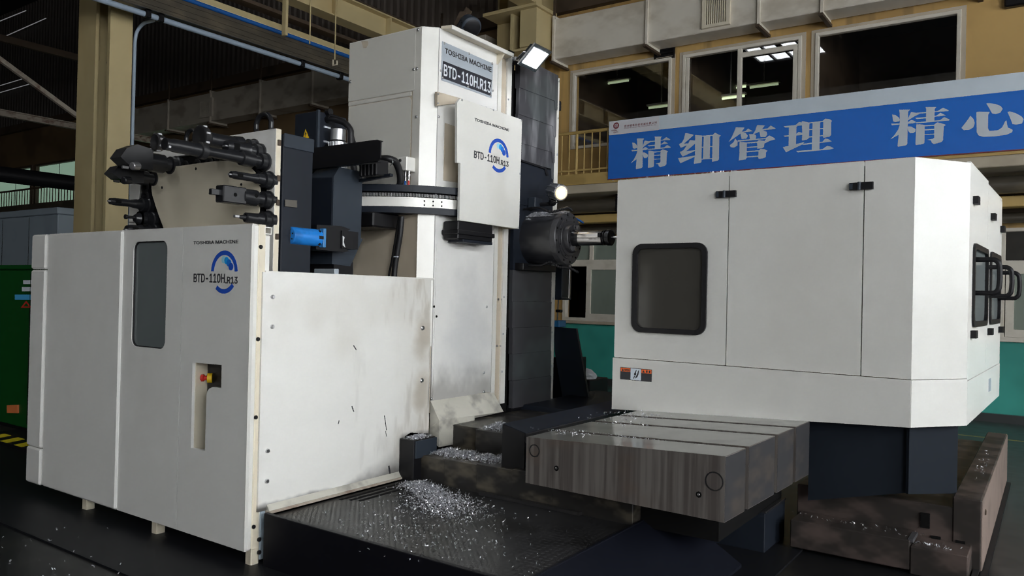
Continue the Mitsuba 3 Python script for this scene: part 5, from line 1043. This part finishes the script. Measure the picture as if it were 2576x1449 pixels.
for a, b_ in ((.272, .320), (.728, .776), (1.065, 1.113)):
    pts = []
    for v_ in (a - .01, b_ + .01):
        for P0, e_ in ((FL, .03), (FR, -.07)):
            xy = P0 + vv * v_ + uu * e_
            pts += [(xy[0], xy[1], .51), (xy[0], xy[1], .735 if e_ > 0 else .795)]
    put(t, 'slot_floor', hull(pts), 'black')
fn3 = np.array([-vv[0], -vv[1], 0]); ax3 = np.array([uu[0], uu[1], 0])
for q, rr_ in ((((-2.462, 3.807, 0.694)), .037), (((-1.372, 3.765, 0.694)), .048)):
    put(t, 'boss', gen(circ(0, 0, rr_, 32), np.array(q) - fn3 * .004, ax3, Z_, .007, [circ(0, 0, rr_ - .006, 32)]), 'dark_steel')
    put(t, 'boss_plug', gen(circ(0, 0, rr_ - .007, 32), np.array(q) - fn3 * .004, ax3, Z_, .0055), 'table_side')
for q in ((-2.308, 3.801, 0.616), (-1.452, 3.768, 0.615)):
    put(t, 'plug_hole', bolt(q, fn3, .016, .002), 'hole'); put(t, 'plug_screw', bolt(np.array(q) + fn3 * .002, fn3, .007, .003), 'steel')
s = thing('table_saddle', 'dark saddle under the machine table', 'saddle')
put(s, 'hub', bx(-2.2, -1.5, 4.2, 5.4, .26, .50), 'hole')
put(s, 'block', bx(-2.9, -1.474, 4.955, 5.40, 0, .262, .004), 'navy')
put(s, 'lip', bx(-1.50, -1.466, 4.955, 5.40, .255, .27, .003), 'dark_steel')
k = thing('table_skirt', 'slate blue sheet skirt under the white enclosure', 'skirt')
sk = [(-1.30, 5.25), (-.706, 5.227), (-.48, 5.55), (-.44, 7.2), (-1.30, 7.2)]
put(k, 'front', gen([(sk[0][0], .30), (sk[1][0], .452), (sk[1][0], .90), (sk[0][0], .90)], (0, 5.262, 0), (.99926, -.0384, 0), Z_, .02), 'skirt')
d_ = np.array([sk[2][0] - sk[1][0], sk[2][1] - sk[1][1], 0]); w_ = np.linalg.norm(d_); d_ /= w_
put(k, 'corner', gen([(0, .452), (w_, .43), (w_, .90), (0, .90)], (sk[1][0] - d_[1] * .02, sk[1][1] + d_[0] * .02, 0), d_, Z_, .02), 'skirt')
put(k, 'side', hull([(-.485, 5.56, .43), (-.485, 5.56, .9), (-1.0, 6.0, .43), (-1.0, 6.0, .9), (-1.01, 5.98, .43), (-1.01, 5.98, .9), (-.495, 5.54, .43), (-.495, 5.54, .9)]), 'skirt')
# ---------------------------------------------------------------- bed
b = thing('machine_bed', 'stained steel machine bed with stepped guard rails at the lower right', 'machine bed')
put(b, 'body', bx(-1.40, -.48, 5.42, 8.2, 0, .37, .006), 'bed')
put(b, 'rail', bx(-.49, -.337, 5.41, 8.35, 0, .437, .008), 'bed')
put(b, 'end_face', bx(-.345, -.332, 5.415, 8.35, .02, .43, .003), 'bed_end')
put(b, 'front_rail', bx(-1.372, -.683, 5.154, 5.42, .02, .195, .006), 'bed')
put(b, 'front_rail', bx(-.681, -.384, 5.150, 5.42, .0, .165, .006), 'bed')
put(b, 'joint', bx(-.70, -.665, 5.17, 5.36, .18, .200, .004), 'flange')
put(b, 'drain', bx(-.66, -.61, 5.405, 5.425, .22, .31), 'hole')
for x in (-.60, -.47): put(b, 'notch', bx(x, x + .05, 5.402, 5.422, .165, .18), 'hole')
put(b, 'screw', bolt((-.331, 5.60, .33), X_, .018, .006), 'brown_wall')
put(b, 'yellow_end', bx(-.49, -.337, 8.35, 8.40, 0, .43, .006), 'rail_yellow')
put(b, 'foot_angle', bx(-.375, -.345, 4.4, 5.4, 0, .03), 'dark_steel')
put(b, 'floor_channel', bx(-.34, -.30, 4.3, 8.3, 0, .016), 'black')
# ---------------------------------------------------------------- enclosure
e = thing('machine_enclosure', 'large white splash enclosure with black framed window behind the table', 'enclosure')
EU, EV = np.array([.99926, -.0384, 0]), np.array([.0384, .99926, 0])
E0 = np.array([-2.68, 5.2, 0])
def ef(poly, out=0.0, d=.02, holes=()): return gen(poly, E0 - EV * out + EV * d, EU, Z_, d, holes)
def su(p): return float((np.array(p) - E0) @ EU), float(p[2])
seam1, seam2, seam3 = su((-1.821, 5.167, 1.737))[0], su((-0.966, 5.134, 1.743))[0], su((-0.688, 5.123, 2.454))[0]
zm = 1.144; zt_ = 2.460
wl, wr_ = su((-2.536, 5.194, 1.675))[0], su((-1.963, 5.172, 1.627))[0]
wb, wt = su((-2.220, 5.182, 1.342))[1], su((-2.234, 5.183, 1.983))[1]
g_ = .003
put(e, 'door', ef(rrect(0.0, seam1 - g_, zm + .004, zt_, .008, 3), 0, .02, [rrect(wl + .02, wr_ - .02, wb + .02, wt - .02, .05)]), 'enclosure')
put(e, 'door', ef(rrect(seam1 + g_, seam2 - g_, zm + .004, zt_, .006, 3)), 'enclosure')
put(e, 'door', ef(rect(seam2 + g_, seam3, zm + .004, zt_)), 'enclosure')
put(e, 'inner_seam', ef(rect(.03, seam3 - .03, zm - .01, zt_ - .02), -.0215, .006), 'brown_wall')
put(e, 'skirt', ef([(-.006, .762), (seam3, .866), (seam3, zm), (-.006, zm)], .008, .028), 'enclosure')
f_ = put(e, 'window_seal', gen(rrect(wl, wr_, wb, wt, .075, 8), E0 - EV * .016 + EV * .03, EU, Z_, .03, [rrect(wl + .035, wr_ - .035, wb + .035, wt - .035, .05, 8)]), 'rubber', label='black rubber window seal')
put(f_, 'pane', ef(rrect(wl + .03, wr_ - .03, wb + .03, wt - .03, .05), -.006, .006), 'glass_dark', label='dark brown window pane')
for (qa, qb) in (((-1.906, 5.170, 2.308), (-1.768, 5.165, 2.305)), ((-1.048, 5.137, 2.307), (-0.913, 5.132, 2.305))):
    a, za = su(qa); b2, zb2 = su(qb); z = (za + zb2) / 2
    h = put(e, 'hinge', ef(rect(a, b2, z - .022, z + .022), .022, .022), 'black')
    put(h, 'knuckle', cyl(E0 + EU * (a + (b2 - a) * .42) - EV * .020 + Z_ * (z - .024), E0 + EU * (a + (b2 - a) * .42) - EV * .020 + Z_ * (z + .024), .010, 12), 'slate', 40)
    put(h, 'end_cap', ef(rect(a, a + .02, z - .018, z + .018), .024, .01), 'slate')
# warning sticker
sa, sb_ = su((-2.619, 5.198, 1.029))[0], su((-2.364, 5.188, 1.035))[0]
s1_, s0_ = su((-2.496, 5.193, 1.079))[1], su((-2.494, 5.193, 0.990))[1]
st = put(e, 'warning_label', ef(rect(sa, sb_, s0_, s1_), .010, .002), 'print_black', label='black and orange warning label')
w3 = (sb_ - sa) / 3
put(st, 'field', ef(rect(sa + w3, sa + 2 * w3, s0_ + .003, s1_ - .003), .0108, .001), 'sign_grey')
for k_, s_ in ((0, 'WARNING'), (2, None)):
    put(st, 'field', ef(rect(sa + k_ * w3 + .003, sa + (k_ + 1) * w3 - .003, s1_ - .030, s1_ - .004), .0108, .001), 'warn_orange')
    a0 = sa + k_ * w3
    put(st, 'symbol', ef([(a0 + .010, s1_ - .027), (a0 + .030, s1_ - .027), (a0 + .020, s1_ - .009)], .0115, .001), 'print_black')
    for q in range(3): put(st, 'text_line', ef(rect(a0 + .010, a0 + .052 - .012 * (q % 2), s1_ - .047 - q * .010, s1_ - .044 - q * .010), .0108, .0005), 'slate')
o_ = E0 + EU * (sa + .034) - EV * .0115
put(st, 'lettering', text('WARNING', o_ + Z_ * (s1_ - .025), EU, Z_, .046, .014, True, .0006), 'print_black')
put(st, 'symbol', cat([ef(rect(sa + 2 * w3 + q, sa + 2 * w3 + q + .012, s1_ - .025, s1_ - .009), .0115, .0006) for q in (.040, .062)]), 'print_black')
c0_ = (sa + 1.5 * w3, (s0_ + s1_) / 2)
put(st, 'symbol', cat([ef([(c0_[0] + x, c0_[1] + y) for x, y in poly], .0115, .0006) for poly in ([(-.004, -.030), (.012, -.020), (.022, .002), (.026, .030), (.020, .030), (.012, .006), (.0, -.016)], [(-.014, -.006), (.002, -.006), (.004, .012), (-.010, .012)], [(-.020, -.030), (-.012, -.012), (-.006, -.014), (-.014, -.032)], [(-.008, .012), (.002, .032), (.008, .030), (.0, .010)])]), 'print_black')
# chamfered corner and right side
A_, B_ = np.array([-.688, 5.123, 0]), np.array([-.433, 5.484, 0])
CU = (B_ - A_) / np.linalg.norm(B_ - A_); CW = np.linalg.norm(B_ - A_); CN = np.array([CU[1], -CU[0], 0])
put(e, 'corner_panel', gen(rect(0, CW, zm + .003, zt_), A_ - CN * .02, CU, Z_, .02), 'enclosure')
put(e, 'corner_skirt', gen([(0, .866), (CW, .862), (CW, zm), (0, zm)], A_ - CN * .02, CU, Z_, .024), 'enclosure')
SU_ = EV
def es(poly, out=0.0, d=.02, holes=()): return gen(poly, B_ + EU * (out - d), SU_, Z_, d, holes)
D1 = 1.90
def ss(p): return float((np.array(p) - B_) @ SU_), float(p[2])
dm = .95
def wrect(a, b_, z0, z1): return rrect(a, b_, z0, z1, .06, 5)
wa = [ss((-0.427, 5.653, 1.762))[0], ss((-0.397, 6.417, 1.784))[0]]; wb_ = [ss((-0.391, 6.588, 1.789))[0], ss((-0.364, 7.276, 1.809))[0]]
w1z = (ss((-0.417, 5.892, 1.454))[1], ss((-0.416, 5.939, 1.984))[1]); w2z = (ss((-0.379, 6.878, 1.446))[1], ss((-0.379, 6.901, 1.972))[1])
w2z = w1z
put(e, 'side_door', es(rect(0, dm - .002, 1.134, 2.47), 0, .02, [wrect(wa[0] + .02, wa[1] - .02, w1z[0] + .02, w1z[1] - .02)]), 'enclosure')
put(e, 'side_door', es([(dm + .002, 1.134), (D1, 1.134), (D1, 2.425), (dm + .002, 2.447)], 0, .02, [wrect(wb_[0] + .02, wb_[1] - .02, w2z[0] + .02, w2z[1] - .02)]), 'enclosure')
put(e, 'side_skirt', es([(0, .862), (D1, .872), (D1, 1.130), (0, 1.130)], .004, .024), 'enclosure')
for (a, b_), (z0, z1) in ((wa, w1z), (wb_, w2z)):
    f_ = put(e, 'window_seal', gen(wrect(a, b_, z0, z1), B_ + EU * (-.02), SU_, Z_, .034, [wrect(a + .035, b_ - .035, z0 + .035, z1 - .035)]), 'rubber')
    put(f_, 'pane', es(wrect(a + .03, b_ - .03, z0 + .03, z1 - .03), -.006, .006), 'glass_grey')
for px, py in ((2451,505), (2495,546), (2445,841), (2487,834)):
    pass
for q in ((-0.426, 5.661, 2.248), (-0.388, 6.644, 2.236), (-0.362, 7.330, 2.201), (-0.426, 5.663, 1.411), (-0.391, 6.573, 1.406), (-0.363, 7.316, 1.403)):
    a, z = ss(q)
    put(e, 'hinge', es(rect(a - .05, a + .05, z - .024, z + .024), .030, .03), 'black')
for q, zz0, zz1 in (((-0.424, 5.729, 1.764), 1.671, 1.882), ((-0.392, 6.563, 1.789), 1.663, 1.868), ((-0.366, 7.216, 1.808), 1.652, 1.851)):
    a = ss(q)[0]; o_ = B_ + SU_ * a
    put(e, 'handle', tube([o_ + Z_ * zz0, o_ + EU * .10 + Z_ * zz0, o_ + EU * .135 + Z_ * (zz0 + .03), o_ + EU * .14 + Z_ * (zz0 + zz1) / 2, o_ + EU * .135 + Z_ * (zz1 - .03), o_ + EU * .10 + Z_ * zz1, o_ + Z_ * zz1], .016, 10), 'black', 40)
a, z = ss((-0.388, 6.660, 1.016))
put(e, 'vent', es(rect(a - .05, a + .05, z - .045, z + .045), .010, .008), 'plate_grey')
put(e, 'roof', gen([tuple((E0 + EU * q + EV * w)[:2]) for q, w in ((0, 0), (seam3, 0))] + [tuple(B_[:2]), tuple((B_ + SU_ * D1)[:2]), tuple((E0 + EV * 2.1)[:2])], (0, 0, 2.43), X_, Y_, .02), 'enclosure')
put(e, 'back_wall', hull([E0 + EV * 2.1 + Z_ * z for z in (.9, 2.43)] + [B_ + SU_ * D1 + Z_ * z for z in (.9, 2.43)] + [E0 + EV * 2.12 + Z_ * z for z in (.9, 2.43)] + [B_ + SU_ * (D1 + .02) + Z_ * z for z in (.9, 2.43)]), 'enclosure')
put(e, 'left_post', bx(-2.68, -2.64, 5.225, 5.30, .80, 2.43), 'enclosure')

# ---------------------------------------------------------------- swarf
def swarf(label, spots, n, spread=1.0, size=(.004, .010), name='swarf'):
    """Curled bright chips. spots: (centre, (sx, sy), height), each a heap with more chips and more height in its middle."""
    vs, fs, at = [], [], 0
    for i in range(n):
        c, (sx, sy), hgt = spots[rng.integers(len(spots))]
        g1, g2 = rng.normal(0, .42, 2)
        g1, g2 = np.clip(g1, -1, 1), np.clip(g2, -1, 1)
        p = np.array([c[0] + g1 * sx, c[1] + g2 * sy, c[2] + rng.random() * hgt * max(.08, 1 - abs(g1) - abs(g2) * .5) + .002])
        s = rng.uniform(*size) * spread; w = s * rng.uniform(.35, .7)
        a = rng.normal(size=3); a /= np.linalg.norm(a); b_ = np.cross(a, rng.normal(size=3)); b_ /= np.linalg.norm(b_); k = np.cross(a, b_)
        th = (-1.1, 0, 1.1)
        ring = [p + a * s * math.sin(t) + k * s * (1 - math.cos(t)) for t in th]
        v = [q + b_ * w * o for q in ring for o in (-.5, .5)]
        vs += v; fs += [(at, at + 1, at + 3), (at, at + 3, at + 2), (at + 2, at + 3, at + 5), (at + 2, at + 5, at + 4)]; at += 6
    mm = trimesh.Trimesh(np.array(vs), np.array(fs), process=False)
    mm.vertices[:, 2] = np.maximum(mm.vertices[:, 2], min(c[2] for c, _, _ in spots) - .02)
    return solo(name, mm, 'swarf', label, 'swarf', None, 'stuff')
scene['mat_swarf'] = {'type': 'twosided', 'bsdf': scene['mat_swarf']}
swarf('heap of bright swarf on the telescopic rail cover', [((-3.50, 4.28, .47), (.10, .12), .035), ((-3.32, 4.26, .472), (.14, .12), .045), ((-3.12, 4.24, .48), (.14, .10), .045), ((-3.0, 4.32, .486), (.12, .12), .06), ((-2.78, 4.26, .49), (.20, .05), .012)], 5200)
swarf('heap of bright swarf on the slide cover behind the column foot', [((-3.30, 4.62, .622), (.12, .12), .05), ((-3.15, 4.85, .63), (.16, .18), .055), ((-3.12, 5.2, .63), (.14, .25), .045), ((-3.13, 5.55, .655), (.10, .35), .035)], 5200)
swarf('thin layer of swarf on the black block', [((-3.665, 4.15, .577), (.06, .10), .02)], 700)
swarf('bright swarf strewn in the far corner of the chip pit', [((-3.52, 3.98, .291), (.14, .14), .03), ((-3.38, 3.95, .291), (.16, .12), .025), ((-3.2, 3.86, .291), (.25, .18), .012), ((-3.05, 3.7, .291), (.35, .25), .004)], 3800)
swarf('single chips of swarf scattered over the chequer plate', [((-3.0, 3.5, .290), (.8, .6), .002), ((-2.7, 3.2, .290), (.7, .4), .002)], 420, 1.0, (.004, .009))
swarf('bright swarf heaped on top of the spindle housing', [((x, SY - .222 * math.sin(a), SZ + .222 * math.cos(a)), (.045, .016), .014) for a in (.15, .30, .45, .60) for x in (-3.70, -3.64, -3.58, -3.52)] + [((x, SY - .222 * math.sin(a), SZ + .222 * math.cos(a)), (.05, .012), .010) for a in (.1, .25, .40) for x in (-3.46, -3.42)] + [((-3.70, SY - .222 * math.sin(.8), SZ + .222 * math.cos(.8)), (.03, .014), .01)], 5200, .8)
swarf('chips of swarf strewn over the slotted table top', [((-2.3, 4.05, .776), (.35, .05), .004), ((-2.1, 4.55, .783), (.5, .18), .004), ((-2.3, 4.9, .785), (.3, .2), .004), ((-1.9, 4.08, .790), (.5, .04), .003)], 420, 1.0, (.004, .009))
swarf('tiny chips along the top edge of the white enclosure', [((-2.45, 5.21, 2.462), (.35, .012), .003), ((-1.9, 5.19, 2.462), (.5, .012), .002)], 120)
swarf('fine chips along the top edge of the head cover', [((-3.612, 4.86, 3.022), (.008, .42), .004)], 300, .7)
swarf('few chips lying on the dark floor at the lower left', [((-5.2, 2.2, .013), (1.4, .5), .002), ((-4.2, 2.1, .013), (.6, .3), .002)], 70, 1.5)
swarf('few chips lying on the bed rails at the lower right', [((-1.0, 5.3, .198), (.4, .08), .003), ((-.41, 6.5, .44), (.04, .8), .003), ((-.6, 5.25, .168), (.2, .06), .003)], 110, 1.1)
